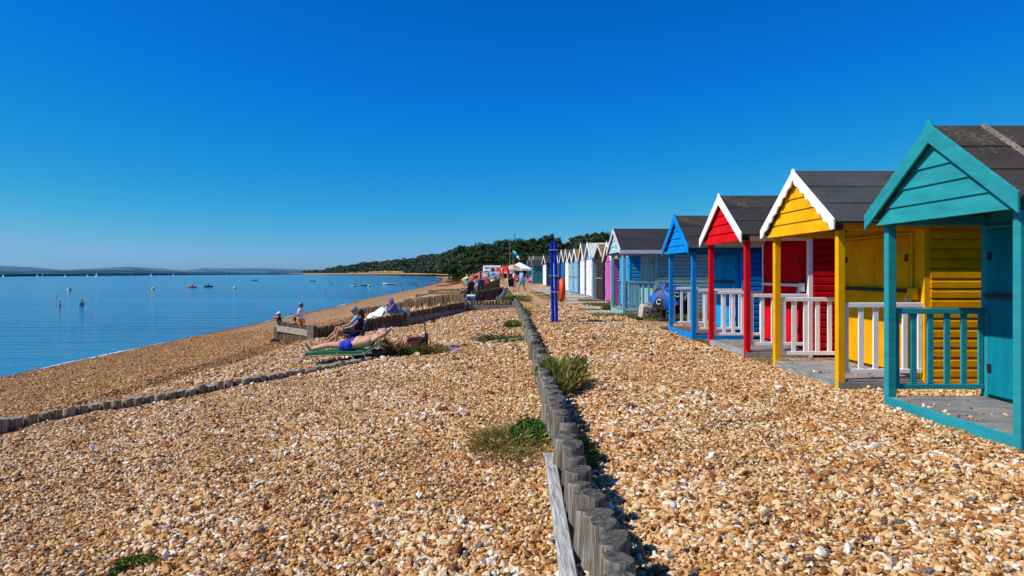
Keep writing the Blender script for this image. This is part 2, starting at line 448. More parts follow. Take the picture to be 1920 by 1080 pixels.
# groyne lines: (X, Y) from the wall down the beach, log tops z
L1 = [(0.75, 17.0), (-0.52, 16.6), (-2.2, 15.6), (-3.1, 14.7), (-3.5, 14.0), (-4.66, 12.6), (-5.57, 11.4), (-6.26, 10.4), (-6.83, 9.5), (-7.6, 8.5)]
L2 = [(1.1, 33.0), (-1.2, 33.0), (-3.25, 28.2), (-4.8, 26.0), (-6.2, 24.0)]
L2b = [(-6.35, 24.2), (-8.4, 27.0)]
L3 = [(-1.3, 34.3), (-2.4, 36.5), (-5.2, 40.0), (-8.7, 45.0)]
L3r = [(-1.0, 36.0), (-0.1, 39.0), (0.75, 42.0)]
L4 = [(-0.6, 45.5), (-2.7, 49.0), (-7.4, 58.0)]
L5 = [(-0.75, 50.0), (0.1, 55.0), (0.75, 61.0)]
L6 = [(-0.8, 60.0), (-3.5, 64.0), (-8.0, 73.0)]
L7 = [(-0.8, 72.0), (-4.0, 78.0), (-8.2, 90.0)]


def line_y(L, X):
    xs = [p[0] for p in L]; ys = [p[1] for p in L]
    o = np.argsort(xs); return np.interp(X, np.array(xs)[o], np.array(ys)[o])


def groundz(X, Y):
    X = np.asarray(X, float); Y = np.asarray(Y, float)
    zr = 0.02 + 0.0043 * np.maximum(0, Y - 6) + 0.002 * np.maximum(0, Y - 50)
    zr = np.minimum(zr, 0.45)
    sc = np.maximum(1.0, Y / 500.0)
    Xr = X - (shore(Y) + 18.9)
    Xr = -18.9 + (Xr + 18.9) / sc
    p = np.interp(Xr, PX, PZ)
    def step(L, hx, hv, dec, x0):
        yl = line_y(L, X)
        h = np.interp(X, hx, hv)
        d = Y - yl
        s = np.where(d > 0, h * np.exp(-np.maximum(d, 0) / dec), 0)
        return np.where(X > x0, s, 0)
    st = step(L1, [-7.5, -5, 0.8], [0.0, 0.03, 0.0], 6, -7.6)
    st = st + step(L2, [-6.2, -4.8, -3.3, -1.2, 0.6], [0.18, 0.34, 0.47, 0.42, 0.30], 13, -6.25)
    st = st + step(L3, [-8.7, -5.2, -2.4, -1.3], [0.25, 0.34, 0.36, 0.2], 10, -8.7) * (X < -1.0)
    st = st + step(L3r, [-1.1, 0.0, 0.9], [0.2, 0.38, 0.38], 14, -1.0) * (X >= -1.0)
    st = st + step(L4, [-7.4, -2.7, -0.6], [0.2, 0.3, 0.2], 10, -7.4) * (X < -0.4)
    zr = zr - 0.13 * np.exp(-((X - xwall(Y) - 0.25) / 0.38) ** 2) * (Y < 60) * smooth(32, 20, Y)
    left = p + st - 0.11 * smooth(15, 20, Y) * smooth(0.4, -2.6, X) * smooth(-8.5, -7, X) * (Y < 60) + 0.085 * np.exp(-((X + 6.7) / 1.0) ** 2) * smooth(15, 11, Y)
    t = smooth(0.0, 0.16, X - xwall(Y) + 0.05)
    z = np.where(Y < 95, left * (1 - t) + zr * t, np.minimum(p + 0.1, zr))
    n = 0.02 * np.sin(1.7 * X + 0.9 * np.sin(0.8 * Y)) * np.sin(1.3 * Y + 0.6) + 0.012 * np.sin(4.1 * X + 1.3) * np.sin(3.3 * Y)
    n = n + 0.014 * np.sin(5.1 * X + 2.0 * np.sin(2.3 * Y)) * np.sin(4.3 * Y + 1.7 * np.sin(1.9 * X)) + 0.010 * np.sin(8.3 * X - 3.1 * Y) * np.sin(2.1 * X + 7.7 * Y)
    z = z + n * np.where(Y < 120, 1, 0) * np.where(X > 4.5, 0.3, 1)
    return z


def gz(x, y): return float(groundz(x, y))


us = np.concatenate([[-3000, -300, -80, -40, -20, -10, -5, -2], np.arange(-1, 6.9, 0.35), np.arange(6.9, 20.6, 0.11), np.arange(20.8, 27, 0.4), [28, 30, 34, 40, 55, 80, 150, 400, 1200, 4000, 9000]])
ys = np.concatenate([[-80, -30, -10, -3, 0, 1.5], np.arange(2.4, 20, 0.12), np.arange(20, 62, 0.16), np.arange(62, 100, 0.8), np.arange(100, 200, 4), np.geomspace(205, 9000, 50)])
UU, YY = np.meshgrid(us, ys)
XX = shore(YY) + UU
ZZ = groundz(XX, YY)
nY, nU = XX.shape
idx = np.arange(nY * nU).reshape(nY, nU)
faces = np.stack([idx[:-1, :-1], idx[:-1, 1:], idx[1:, 1:], idx[1:, :-1]], -1).reshape(-1, 4)
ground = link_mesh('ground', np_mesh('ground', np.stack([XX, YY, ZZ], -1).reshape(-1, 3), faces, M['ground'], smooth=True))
tag(ground, kind='structure')

# ---- sea: graded sheet with a broken edge that follows the shoreline
sy = np.concatenate([np.arange(-60, 400, 1.0), np.geomspace(402, 9000, 60)])
so = np.array([0.9, 0.0, -2, -6, -15, -40, -120, -400, -1500, -6000, -14000])
A, B = np.meshgrid(so, sy)
wob = 0.30 * np.sin(B * 0.55) + 0.18 * np.sin(B * 1.37 + 1) + 0.5 * np.sin(B * 0.13)
SX = shore(B) + A + np.where(A > -0.1, wob * 0.35, 0)
iy, ix = A.shape; idx = np.arange(iy * ix).reshape(iy, ix)
faces = np.stack([idx[:-1, :-1], idx[1:, :-1], idx[1:, 1:], idx[:-1, 1:]], -1).reshape(-1, 4)
sea = link_mesh('sea', np_mesh('sea', np.stack([SX, B, np.full_like(B, SEA)], -1).reshape(-1, 3), faces, M['sea'], smooth=True))
tag(sea, kind='structure')

# ---- thin line of surf
mf, ntf, bf = new_mat('surf_foam'); bf.inputs['Base Color'].default_value = (0.72, 0.74, 0.76, 1); bf.inputs['Roughness'].default_value = 0.7
fv = []; ff = []; y = 20.0
while y < 420:
    ln = random.uniform(3, 11) * (1 + y / 90)
    if random.random() < 0.5:
        n = max(6, int(ln / 0.4)); b0 = len(fv)
        for i in range(n + 1):
            yy = y + ln * i / n
            w = (0.05 + 0.10 * random.random()) * math.sin(math.pi * (i + 0.02) / (n + 0.04)) * (1 + y / 150)
            wb = 0.30 * math.sin(yy * 0.55) + 0.18 * math.sin(yy * 1.37 + 1) + 0.5 * math.sin(yy * 0.13)
            x = float(shore(yy)) + 0.10 + wb * 0.2
            fv += [(x - w, yy, SEA + 0.012), (x + w * 0.6, yy, SEA + 0.016)]
            if i: ff.append((b0 + 2 * i - 2, b0 + 2 * i - 1, b0 + 2 * i + 1, b0 + 2 * i))
    y += ln
surf = link_mesh('surf', np_mesh('surf', fv, ff, mf)); tag(surf, kind='structure')

# ---- pebbles as stones: points with size, tilt and tone, stones instanced on them
def make_pebbles():
    xs_, ys_, ks_ = [], [], []
    for sp, y0, y1, x0, x1 in ((0.0248, 2.7, 13.0, -10.5, 7.5), (0.040, 13.0, 21.0, -10.5, 5.2), (0.055, 21.0, 33.0, -8.4, 4.9), (0.052, 10.5, 44.0, -18.75, -6.6)):
        X, Y = np.meshgrid(np.arange(x0, x1, sp), np.arange(y0, y1, sp))
        X = (X + rng.uniform(-0.5, 0.5, X.shape) * sp).ravel(); Y = (Y + rng.uniform(-0.5, 0.5, Y.shape) * sp).ravel()
        k = (X > -0.74 * Y - 1.4) & (X < 0.80 * Y + 1.2)
        k &= ~((X > 4.74) & (Y > 6.05) & (Y < 8.34)) & ~((X > 4.74) & (Y > 9.3))
        k &= ~((X > xwall(Y) - 0.05) & (X < xwall(Y) + 0.13))
        if x1 > 0: k &= ~((X < -6.6) & (Y > 10.5))
        k &= rng.random(len(X)) < np.where(Y > 26, 0.75, 0.92)
        xs_.append(X[k]); ys_.append(Y[k]); ks_.append(np.full(k.sum(), sp / 0.0248 if x1 > 0 else 1.25))
    X = np.concatenate(xs_); Y = np.concatenate(ys_); K = np.concatenate(ks_)
    # a few stones kicked up onto the decks
    dX, dY = [], []
    for y0, y1 in ((6.3, 8.2), (9.5, 11.4), (12.9, 14.8)):
        dX.append(4.8 + rng.random(26) ** 2 * 1.0); dY.append(rng.uniform(y0, y1, 26))
    nd = 78; X = np.concatenate([X] + dX); Y = np.concatenate([Y] + dY); K = np.concatenate([K, np.full(nd, 0.9)])
    n = len(X)
    band = np.sin(1.9 * X + 1.3 * np.sin(1.1 * Y)) * np.sin(1.4 * Y + 0.8 * np.sin(1.7 * X)) + 0.5 * np.sin(3.7 * X + 2 * Y)
    s = np.clip(rng.lognormal(math.log(0.0128), 0.32, n), 0.006, 0.036) * (1 + 0.16 * band) * np.minimum(K, 2.1) ** 0.7
    s = np.where(rng.random(n) < 0.012, s * 1.5, s)
    Z = groundz(X, Y) + s * rng.uniform(0.0, 0.75, n)
    Z[-nd:] = 0.145 + np.where(Y[-nd:] > 12, 0.04, np.where(Y[-nd:] > 9, 0.02, 0.0)) + s[-nd:] * 0.3
    tone = np.clip(rng.beta(2.7, 1.85, n) + 0.05 * band, 0.1, 1)
    tone = np.where(X < -6.6, tone * 0.80, tone)
    u = rng.random(n)
    u = np.where((X < -6.6) & (u < 0.055), 0.5, u)
    tone = np.where(u < 0.04, rng.uniform(0.95, 1.0, n), tone)
    tone = np.where((u > 0.055) & (u < 0.10), rng.uniform(0.0, 0.08, n), tone)
    tone = np.where((u > 0.12) & (u < 0.24), rng.uniform(0.14, 0.32, n), tone)
    rot = np.stack([rng.normal(0, 0.5, n), rng.normal(0, 0.5, n), rng.uniform(0, 6.283, n)], -1)
    scl = np.stack([s * rng.uniform(1.0, 1.65, n), s * rng.uniform(0.75, 1.05, n), s * rng.uniform(0.45, 0.75, n)], -1)
    me = bpy.data.meshes.new('shingle')
    me.vertices.add(n); me.vertices.foreach_set('co', np.stack([X, Y, Z], -1).astype(np.float32).ravel())
    for nm, typ, dat, key in (('rot', 'FLOAT_VECTOR', rot, 'vector'), ('scl', 'FLOAT_VECTOR', scl, 'vector'), ('tone', 'FLOAT', tone, 'value'), ('pick', 'INT', rng.integers(0, 5, n), 'value')):
        a = me.attributes.new(nm, typ, 'POINT')
        a.data.foreach_set(key, dat.astype(np.int32 if typ == 'INT' else np.float32).ravel())
    me.materials.append(M['pebble'])
    me.update()
    o = link_mesh('shingle', me)
    ng = bpy.data.node_groups.new('shingle_scatter', 'GeometryNodeTree')
    ng.interface.new_socket('Geometry', in_out='INPUT', socket_type='NodeSocketGeometry')
    ng.interface.new_socket('Geometry', in_out='OUTPUT', socket_type='NodeSocketGeometry')
    gi = ng.nodes.new('NodeGroupInput'); go = ng.nodes.new('NodeGroupOutput'); L = ng.links
    gi_geo = gi.outputs[0]
    g2i = ng.nodes.new('GeometryNodeGeometryToInstance')
    for k in range(5):
        ico = ng.nodes.new('GeometryNodeMeshIcoSphere'); ico.inputs['Subdivisions'].default_value = 2; ico.inputs['Radius'].default_value = 1.0
        nz = ng.nodes.new('ShaderNodeTexNoise'); nz.inputs['Scale'].default_value = 1.1; nz.inputs['Detail'].default_value = 2.0
        pos = ng.nodes.new('GeometryNodeInputPosition')
        off = ng.nodes.new('ShaderNodeVectorMath'); off.operation = 'ADD'; off.inputs[1].default_value = (k * 5.3 + 1, k * 2.9, k * 7.7)
        L.new(pos.outputs[0], off.inputs[0]); L.new(off.outputs[0], nz.inputs['Vector'])
        sb = ng.nodes.new('ShaderNodeVectorMath'); sb.operation = 'SUBTRACT'; sb.inputs[1].default_value = (0.5, 0.5, 0.5); L.new(nz.outputs['Color'], sb.inputs[0])
        ml = ng.nodes.new('ShaderNodeVectorMath'); ml.operation = 'SCALE'; ml.inputs['Scale'].default_value = 2.4; L.new(sb.outputs[0], ml.inputs[0])
        spn = ng.nodes.new('GeometryNodeSetPosition'); L.new(ico.outputs[0], spn.inputs['Geometry']); L.new(ml.outputs[0], spn.inputs['Offset'])
        ss = ng.nodes.new('GeometryNodeSetShadeSmooth'); L.new(spn.outputs[0], ss.inputs['Geometry']); ss.inputs['Shade Smooth'].default_value = (k < 2)
        sm = ng.nodes.new('GeometryNodeSetMaterial'); sm.inputs['Material'].default_value = M['pebble']; L.new(ss.outputs[0], sm.inputs['Geometry'])
        L.new(sm.outputs[0], g2i.inputs[0])
    iop = ng.nodes.new('GeometryNodeInstanceOnPoints')
    m2p = ng.nodes.new('GeometryNodeMeshToPoints'); L.new(gi_geo, m2p.inputs['Mesh'])
    L.new(m2p.outputs[0], iop.inputs['Points']); L.new(g2i.outputs[0], iop.inputs['Instance'])
    iop.inputs['Pick Instance'].default_value = True
    def nattr(nm, typ):
        a = ng.nodes.new('GeometryNodeInputNamedAttribute'); a.data_type = typ; a.inputs['Name'].default_value = nm
        return a.outputs['Attribute']
    L.new(nattr('pick', 'INT'), iop.inputs['Instance Index'])
    e2r = ng.nodes.new('FunctionNodeEulerToRotation'); L.new(nattr('rot', 'FLOAT_VECTOR'), e2r.inputs[0]); L.new(e2r.outputs[0], iop.inputs['Rotation'])
    L.new(nattr('scl', 'FLOAT_VECTOR'), iop.inputs['Scale'])
    L.new(iop.outputs[0], go.inputs[0])
    md = o.modifiers.new('scatter', 'NODES'); md.node_group = ng
    tag(o, 'loose tan, cream and brown flint pebbles of the beach in the foreground', 'shingle', kind='stuff')
    print('pebbles', n)
make_pebbles()

# ---- far shore hills across the water
def ridge(name, tops, basefn, mat, jag=0.0, seed=1):
    r = random.Random(seed)
    px = np.arange(tops[0][0], tops[-1][0] + 1, 3.0)
    ty = np.interp(px, [t[0] for t in tops], [t[1] for t in tops])
    v = []; f = []
    for i, (p, t) in enumerate(zip(px, ty)):
        d = basefn(p)
        zt = EYE - (t - 513) * (d * 1.25) / 1280 + r.uniform(-1, 1) * jag
        rows = [(d, SEA - 0.5), (d * 1.002, SEA + 2), (d * 1.08, SEA + (zt - SEA) * 0.5), (d * 1.25, zt), (d * 1.6, SEA)]
        for dd, z in rows: v.append((xat(p, dd), dd, z + (r.uniform(-1, 1) * jag * 0.5 if 0 < z < zt else 0)))
        if i:
            for k in range(4):
                a = (i - 1) * 5 + k; f.append((a, a + 5, a + 6, a + 1))
    o = link_mesh(name, np_mesh(name, v, f, mat, smooth=True)); tag(o, kind='structure')
def hillmat(name, a, b_, sc):
    m, nt, b = new_mat(name); L = nt.links
    tc = N(nt, 'ShaderNodeTexCoord'); mp = N(nt, 'ShaderNodeMapping'); mp.inputs['Scale'].default_value = (1, 1, 5); L.new(tc.outputs['Object'], mp.inputs['Vector'])
    n = N(nt, 'ShaderNodeTexNoise'); n.inputs['Scale'].default_value = sc; n.inputs['Detail'].default_value = 7; L.new(mp.outputs[0], n.inputs['Vector'])
    r = ramp(nt, [(0.38, a), (0.62, b_)]); L.new(n.outputs['Fac'], r.inputs['Fac']); L.new(r.outputs[0], b.inputs['Base Color']); b.inputs['Roughness'].default_value = 1; b.inputs['Specular IOR Level'].default_value = 0
    return m
baseB = lambda p: float(np.interp(p, [-700, -200, 0, 250, 500, 640, 760], [700, 800, 900, 1400, 2400, 3800, 6000]))
baseA = lambda p: baseB(p) * 1.75
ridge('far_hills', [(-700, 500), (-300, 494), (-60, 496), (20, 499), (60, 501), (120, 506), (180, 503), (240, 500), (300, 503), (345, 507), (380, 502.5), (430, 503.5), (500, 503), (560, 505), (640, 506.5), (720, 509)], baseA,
      hillmat('hazy_far_hills', (0.055, 0.15, 0.25), (0.10, 0.20, 0.27), 0.004), 0.6, 3)  # bluish tint stands in for distance haze over the far ridge
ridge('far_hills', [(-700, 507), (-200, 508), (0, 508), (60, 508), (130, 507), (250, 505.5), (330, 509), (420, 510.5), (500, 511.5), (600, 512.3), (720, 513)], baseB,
      hillmat('wooded_far_shore', (0.02, 0.075, 0.13), (0.05, 0.12, 0.16), 0.012), 0.6, 4)  # aerial haze mixed into the colour of these wooded slopes as blue

# ================================================================== TIMBER
LOGS = []
for k in range(8):
    mb = MB(); r = random.Random(k); seg = 14; rings = []
    ph = r.uniform(0, 6)
    for z, s in ((-0.45, 1.0), (-0.05, 1.0), (0.12, 0.99), (0.225, 0.985), (0.243, 0.96), (0.25, 0.90)):
        for j in range(seg):
            t = 2 * math.pi * j / seg
            rr = 0.0875 * s * (1 + 0.05 * math.sin(2 * t + ph) + 0.03 * math.sin(5 * t + ph * 2) + r.uniform(-0.012, 0.012))
            rings.append((rr * math.cos(t), rr * math.sin(t), z + (0.012 * math.sin(t + ph) if z > 0.2 else 0)))
    fs = []
    for i in range(5):
        for j in range(seg):
            j2 = (j + 1) % seg; fs.append((i * seg + j, i * seg + j2, (i + 1) * seg + j2, (i + 1) * seg + j))
    mb.add(rings, fs, 0)
    # end grain: slightly dished top with a check
    ctr = len(mb.v); top = [5 * seg + j for j in range(seg)]
    mb.v.append((0.006, 0.004, 0.246))
    for j in range(seg): mb.f.append((top[j], top[(j + 1) % seg], ctr)); mb.m.append(1)
    LOGS.append(mb)
LOGM = [l.mesh('log', [M['log'], M['logtop']], smooth='auto') for l in LOGS]
SLOGM = [l.mesh('log', [M['stumplog'], M['stumptop']], smooth='auto') for l in LOGS]
GLOGM = [l.mesh('log', [M['groynelog'], M['logtop']], smooth='auto') for l in LOGS]


def log_row(root, pts, pitch, topfn, rad, meshes, jit=0.02, hj=0.03, limit=100, exposed=None):
    """logs along a polyline as children of root; topfn(x,y) gives the top height"""
    seg = []; tot = 0
    for a, b in zip(pts[:-1], pts[1:]):
        l = math.hypot(b[0] - a[0], b[1] - a[1]); seg.append((tot, l, a, b)); tot += l
    n = int(tot / pitch); rest = MB(); cnt = 0
    for i in range(n):
        s = (i + 0.5) * pitch
        for t0, l, a, b in seg:
            if t0 <= s <= t0 + l:
                q = (s - t0) / l; x = a[0] + (b[0] - a[0]) * q; y = a[1] + (b[1] - a[1]) * q
                nx, ny = -(b[1] - a[1]) / l, (b[0] - a[0]) / l; break
        o_ = random.gauss(0, jit); x += nx * o_; y += ny * o_
        zt = topfn(x, y) + random.uniform(-hj, hj)
        r = rad * random.uniform(0.9, 1.1)
        k = random.randrange(8)
        if cnt < limit:
            o = link_mesh('log', meshes[k], root, (x - root.location.x, y - root.location.y, zt - 0.25 * 1 - root.location.z), (random.gauss(0, 0.035), random.gauss(0, 0.035), random.uniform(0, 6.28)))
            o.scale = (r / 0.0875, r / 0.0875, 1.0 if exposed is None else exposed)
            if exposed is not None: o.location.z = zt - 0.25 * exposed - root.location.z
            cnt += 1
        else:
            src = LOGS[k]; c, s_ = math.cos(k), math.sin(k)
            f = r / 0.0875
            vs = [((vx * c - vy * s_) * f + x - root.location.x, (vx * s_ + vy * c) * f + y - root.location.y, vz + zt - 0.25 - root.location.z) for vx, vy, vz in src.v]
            b0 = len(rest.v); rest.v += vs
            rest.f += [tuple(j + b0 for j in f_) for f_ in src.f]; rest.m += src.m
    if rest.v:
        o = rest.build('logs', [M['log'], M['logtop']], root, smooth='auto'); o['kind'] = 'stuff'


wp = [(float(xwall(y)), y) for y in np.arange(3.0, 44.2, 0.4)]
wall = thing('timber_wall', 'long low wall of upright weathered grey log posts down the middle of the beach', 'wall', (0.58, 3.0, 0))
log_row(wall, wp, 0.160, lambda x, y: float(walltop(y)), 0.084, LOGM, jit=0.03, hj=0.035, limit=99)
# split plank bedded on its seaward side
mb = MB(); mb.bar((0.40, 3.2, -0.05), (0.535, 6.15, -0.05), 0.092, 0.12)
mb.build('plank', M['plank'], wall, loc=(-0.58, -3.0, 0), bevel=0.008)
wx = [(0.9, 62), (0.95, 70), (1.0, 84)]

def mk(name, label, base): return thing(name, label, 'groyne', base)
g1 = mk('timber_groyne', 'low line of short round logs slanting across the near beach', (-3.5, 14, -0.4))
log_row(g1, L1, 0.178, lambda x, y: float(np.interp(x, [-7.6, -6.8, -5.6, -4.6, -3.5, -2.2, 0.8], [-0.47, -0.46, -0.44, -0.36, -0.335, -0.24, -0.02])) + 0.045, 0.082, SLOGM, jit=0.012, hj=0.02)
g2 = mk('timber_groyne', 'groyne of upright logs and grey beams behind the seated couple', (-2, 29, -0.4))
t2 = lambda x, y: float(np.interp(x, [-6.2, -4.8, -3.3, -1.2, 1.1], [-0.27, -0.14, 0.05, 0.27, 0.34]))
log_row(g2, L2, 0.152, t2, 0.067, GLOGM, jit=0.006, hj=0.02, exposed=1.5)
rel = lambda p: (p[0] + 2, p[1] - 29, p[2] + 0.4)
mb = MB(); mb.bar(rel((1.15, 32.86, -0.04)), rel((-1.1, 32.86, -0.04)), 0.06, 0.30); mb.build('beam', M['plankx'], g2, bevel=0.008)
mb = MB(); mb.bar(rel((-1.2, 32.82, -0.20)), rel((-3.30, 27.92, -0.30)), 0.06, 0.30); mb.build('beam', M['plankx'], g2, bevel=0.008)
for p, h, w in (((-3.4, 27.95, -0.55), 0.78, 0.2), ((-1.22, 32.7, -0.3), 0.72, 0.16), ((-6.33, 24.05, -0.8), 0.62, 0.24), ((1.12, 32.72, -0.2), 0.5, 0.14)):
    mb = MB(); q = rel(p); mb.box(q[0] - w / 2, q[0] + w / 2, q[1] - w / 2, q[1] + w / 2, q[2], q[2] + h); mb.build('end_post', M['plankx'], g2, bevel=0.012)
g2b = mk('timber_groyne', 'seaward end of a groyne, pale plank across a row of narrow stakes beside the children', (-7.4, 25.5, -0.9))
log_row(g2b, L2b, 0.10, lambda x, y: -0.28, 0.045, GLOGM, jit=0.004, hj=0.03, exposed=2.2)
mb = MB(); mb.bar((1.1, -1.42, 0.40), (-1.05, 1.42, 0.36), 0.05, 0.23); mb.build('plank', M['plankx'], g2b, bevel=0.008)
mb = MB(); mb.box(-1.12, -0.96, 1.32, 1.48, -0.5, 0.42); mb.build('end_post', M['plankx'], g2b, bevel=0.01)
g3 = mk('timber_groyne', 'tall log groyne slanting to the sea behind the person under the purple hat', (-5, 40, -0.4))
log_row(g3, L3, 0.165, lambda x, y: float(np.interp(x, [-8.7, -5.2, -2.4, -1.3], [-0.70, -0.08, 0.42, 0.62])), 0.07, GLOGM, jit=0.01, hj=0.035, exposed=1.7)
g3r = mk('timber_groyne', 'curved row of upright logs behind the blue cool box', (0, 39, 0.2))
log_row(g3r, L3r, 0.17, lambda x, y: float(np.interp(x, [-1, 0, 0.8], [0.66, 0.72, 0.80])), 0.072, GLOGM, jit=0.01, hj=0.03, exposed=1.7)
g4 = mk('timber_groyne', 'distant dark-ended log groyne beyond the tall one, left of the black camping chairs', (-4, 51, -0.3))
log_row(g4, L4, 0.17, lambda x, y: float(np.interp(x, [-7.4, -2.7, -0.6], [-0.60, 0.14, 0.42])), 0.08, GLOGM, jit=0.01, hj=0.04, exposed=1.5)
g5 = mk('timber_groyne', 'rising bank of logs behind the two black camping chairs', (0, 55, 0.3))
log_row(g5, L5, 0.19, lambda x, y: float(np.interp(x, [-0.75, 0.1, 0.75], [0.75, 0.98, 1.15])), 0.09, GLOGM, jit=0.01, hj=0.03, exposed=2.4)
g6 = mk('timber_groyne', 'far log groyne low on the beach in front of the crowd', (-4, 65, -0.3))
log_row(g6, L6, 0.2, lambda x, y: float(np.interp(x, [-8, -3.5, -0.8], [-0.62, -0.10, 0.25])), 0.095, GLOGM, jit=0.015, hj=0.05, exposed=1.5)
g7 = mk('timber_groyne', 'furthest visible log groyne beside the stranded kayaks', (-4, 80, -0.3))
log_row(g7, L7, 0.24, lambda x, y: float(np.interp(x, [-8.2, -4, -0.8], [-0.62, -0.12, 0.2])), 0.11, GLOGM, jit=0.02, hj=0.05, exposed=1.5)
# ================================================================== BEACH HUTS
def felt(name, col, moss=0.3):
    m, nt, b = new_mat(name); L = nt.links
    tc = N(nt, 'ShaderNodeTexCoord')
    n1 = N(nt, 'ShaderNodeTexNoise'); n1.inputs['Scale'].default_value = 180; n1.inputs['Detail'].default_value = 3; L.new(tc.outputs['Object'], n1.inputs['Vector'])
    n2 = N(nt, 'ShaderNodeTexNoise'); n2.inputs['Scale'].default_value = 2.2; n2.inputs['Detail'].default_value = 8; n2.inputs['Roughness'].default_value = 0.7; L.new(tc.outputs['Object'], n2.inputs['Vector'])
    r1 = ramp(nt, [(0.3, mul(col, 0.55)), (0.7, mul(col, 1.5))]); L.new(n1.outputs['Fac'], r1.inputs['Fac'])
    r2 = ramp(nt, [(0.3, (0.7, 0.7, 0.7)), (0.7, (1.25, 1.2, 1.15))]); L.new(n2.outputs['Fac'], r2.inputs['Fac'])
    mx = N(nt, 'ShaderNodeMixRGB', blend_type='MULTIPLY'); mx.inputs[0].default_value = 1; L.new(r1.outputs[0], mx.inputs[1]); L.new(r2.outputs[0], mx.inputs[2])
    n3 = N(nt, 'ShaderNodeTexNoise'); n3.inputs['Scale'].default_value = 24; n3.inputs['Detail'].default_value = 6; n3.inputs['Roughness'].default_value = 0.7; L.new(tc.outputs['Object'], n3.inputs['Vector'])
    n4 = N(nt, 'ShaderNodeTexNoise'); n4.inputs['Scale'].default_value = 1.6; L.new(tc.outputs['Object'], n4.inputs['Vector'])
    ml = N(nt, 'ShaderNodeMath', operation='MULTIPLY'); L.new(n3.outputs['Fac'], ml.inputs[0]); L.new(n4.outputs['Fac'], ml.inputs[1])
    r3 = ramp(nt, [(0.31, (0, 0, 0)), (0.38, (moss, moss, moss))]); L.new(ml.outputs[0], r3.inputs['Fac'])
    m2 = N(nt, 'ShaderNodeMixRGB'); L.new(r3.outputs[0], m2.inputs['Fac']); L.new(mx.outputs[0], m2.inputs[1]); m2.inputs[2].default_value = (0.22, 0.17, 0.07, 1)
    L.new(m2.outputs[0], b.inputs['Base Color']); b.inputs['Roughness'].default_value = 0.9; b.inputs['Specular IOR Level'].default_value = 0.2
    bp = N(nt, 'ShaderNodeBump'); bp.inputs['Strength'].default_value = 0.5; bp.inputs['Distance'].default_value = 0.004; L.new(n1.outputs['Fac'], bp.inputs['Height']); L.new(bp.outputs[0], b.inputs['Normal'])
    return m


M['felt'] = felt('roof_felt', (0.038, 0.038, 0.039), 0.4)
M['feltold'] = felt('old_roof_felt', (0.052, 0.043, 0.038), 0.55)
M['feltnew'] = felt('new_roof_felt', (0.062, 0.066, 0.068), 0.0)
M['feltblack'] = felt('black_roof_felt', (0.030, 0.032, 0.036), 0.1)
M['batten'] = wood('roof_batten', ((0.10, 0.08, 0.06), (0.24, 0.20, 0.16), (0.36, 0.31, 0.26)), (20, 0.9, 20))
P = {}
def pt(k, c, **kw): P[k] = paint(k + '_paint', c, **kw); return P[k]
pt('teal', (0.026, 0.29, 0.33), rough=0.4, stretch=(0.6, 0.6, 3), bump=0.2)
pt('tealdoor', (0.006, 0.22, 0.30), rough=0.35, stretch=(2, 2, 0.5))
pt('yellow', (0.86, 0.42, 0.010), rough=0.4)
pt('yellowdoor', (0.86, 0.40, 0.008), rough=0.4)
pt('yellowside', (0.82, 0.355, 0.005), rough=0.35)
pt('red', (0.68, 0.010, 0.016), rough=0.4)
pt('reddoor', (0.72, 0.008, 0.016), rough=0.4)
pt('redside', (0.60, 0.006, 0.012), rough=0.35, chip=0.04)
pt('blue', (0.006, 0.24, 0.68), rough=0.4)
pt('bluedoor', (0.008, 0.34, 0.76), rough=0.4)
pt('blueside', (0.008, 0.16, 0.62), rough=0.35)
pt('paleblue', (0.24, 0.44, 0.50), rough=0.45)
pt('palebluegable', (0.36, 0.55, 0.62), rough=0.45)
pt('sea_green', (0.20, 0.36, 0.38), rough=0.5)
pt('lilacwhite', (0.62, 0.60, 0.68), rough=0.45)
pt('brightblue', (0.03, 0.36, 0.70), rough=0.4)
pt('purple', (0.50, 0.13, 0.42), rough=0.5)
pt('brown', (0.055, 0.038, 0.034), rough=0.6)
pt('white', (0.76, 0.77, 0.80), rough=0.45)
pt('paleblue2', (0.22, 0.42, 0.56), rough=0.45)
pt('greywhite', (0.55, 0.58, 0.62), rough=0.5)
pt('cream', (0.80, 0.76, 0.64), rough=0.45)
pt('royal', (0.02, 0.14, 0.44), rough=0.45)
pt('navy', (0.05, 0.09, 0.15), rough=0.5)
pt('tealgrey', (0.05, 0.22, 0.25), rough=0.5)
pt('ochre_roof', (0.24, 0.15, 0.06), rough=0.9, dirt=0.6)
pt('grey_roof', (0.10, 0.095, 0.09), rough=0.9, dirt=0.6)
pt('corrugated', (0.62, 0.61, 0.58), rough=0.5, dirt=0.3)


def railing(root, x0, x1, y, mat, top=1.06, bot=0.20, n=4, w=0.072, zdk=0.14):
    mb = MB(); mb.box(x0 - 0.01, x1 + 0.01, y - 0.03, y + 0.03, zdk + top - 0.065, zdk + top)
    o = mb.build('railing', mat, root, bevel=0.005)
    mb = MB(); mb.box(x0, x1, y - 0.022, y + 0.022, zdk + bot - 0.11, zdk + bot - 0.05); mb.build('bottom_rail', mat, o, bevel=0.005)
    for i in range(n + 2):
        x = x0 + 0.03 + (x1 - x0 - 0.06) * i / (n + 1)
        mb = MB(); ww = w if 0 < i < n + 1 else 0.06
        mb.box(x - ww / 2, x + ww / 2, y - 0.014, y + 0.014, zdk + bot - 0.05, zdk + top - 0.065)
        mb.build('baluster', mat, o, bevel=0.004)


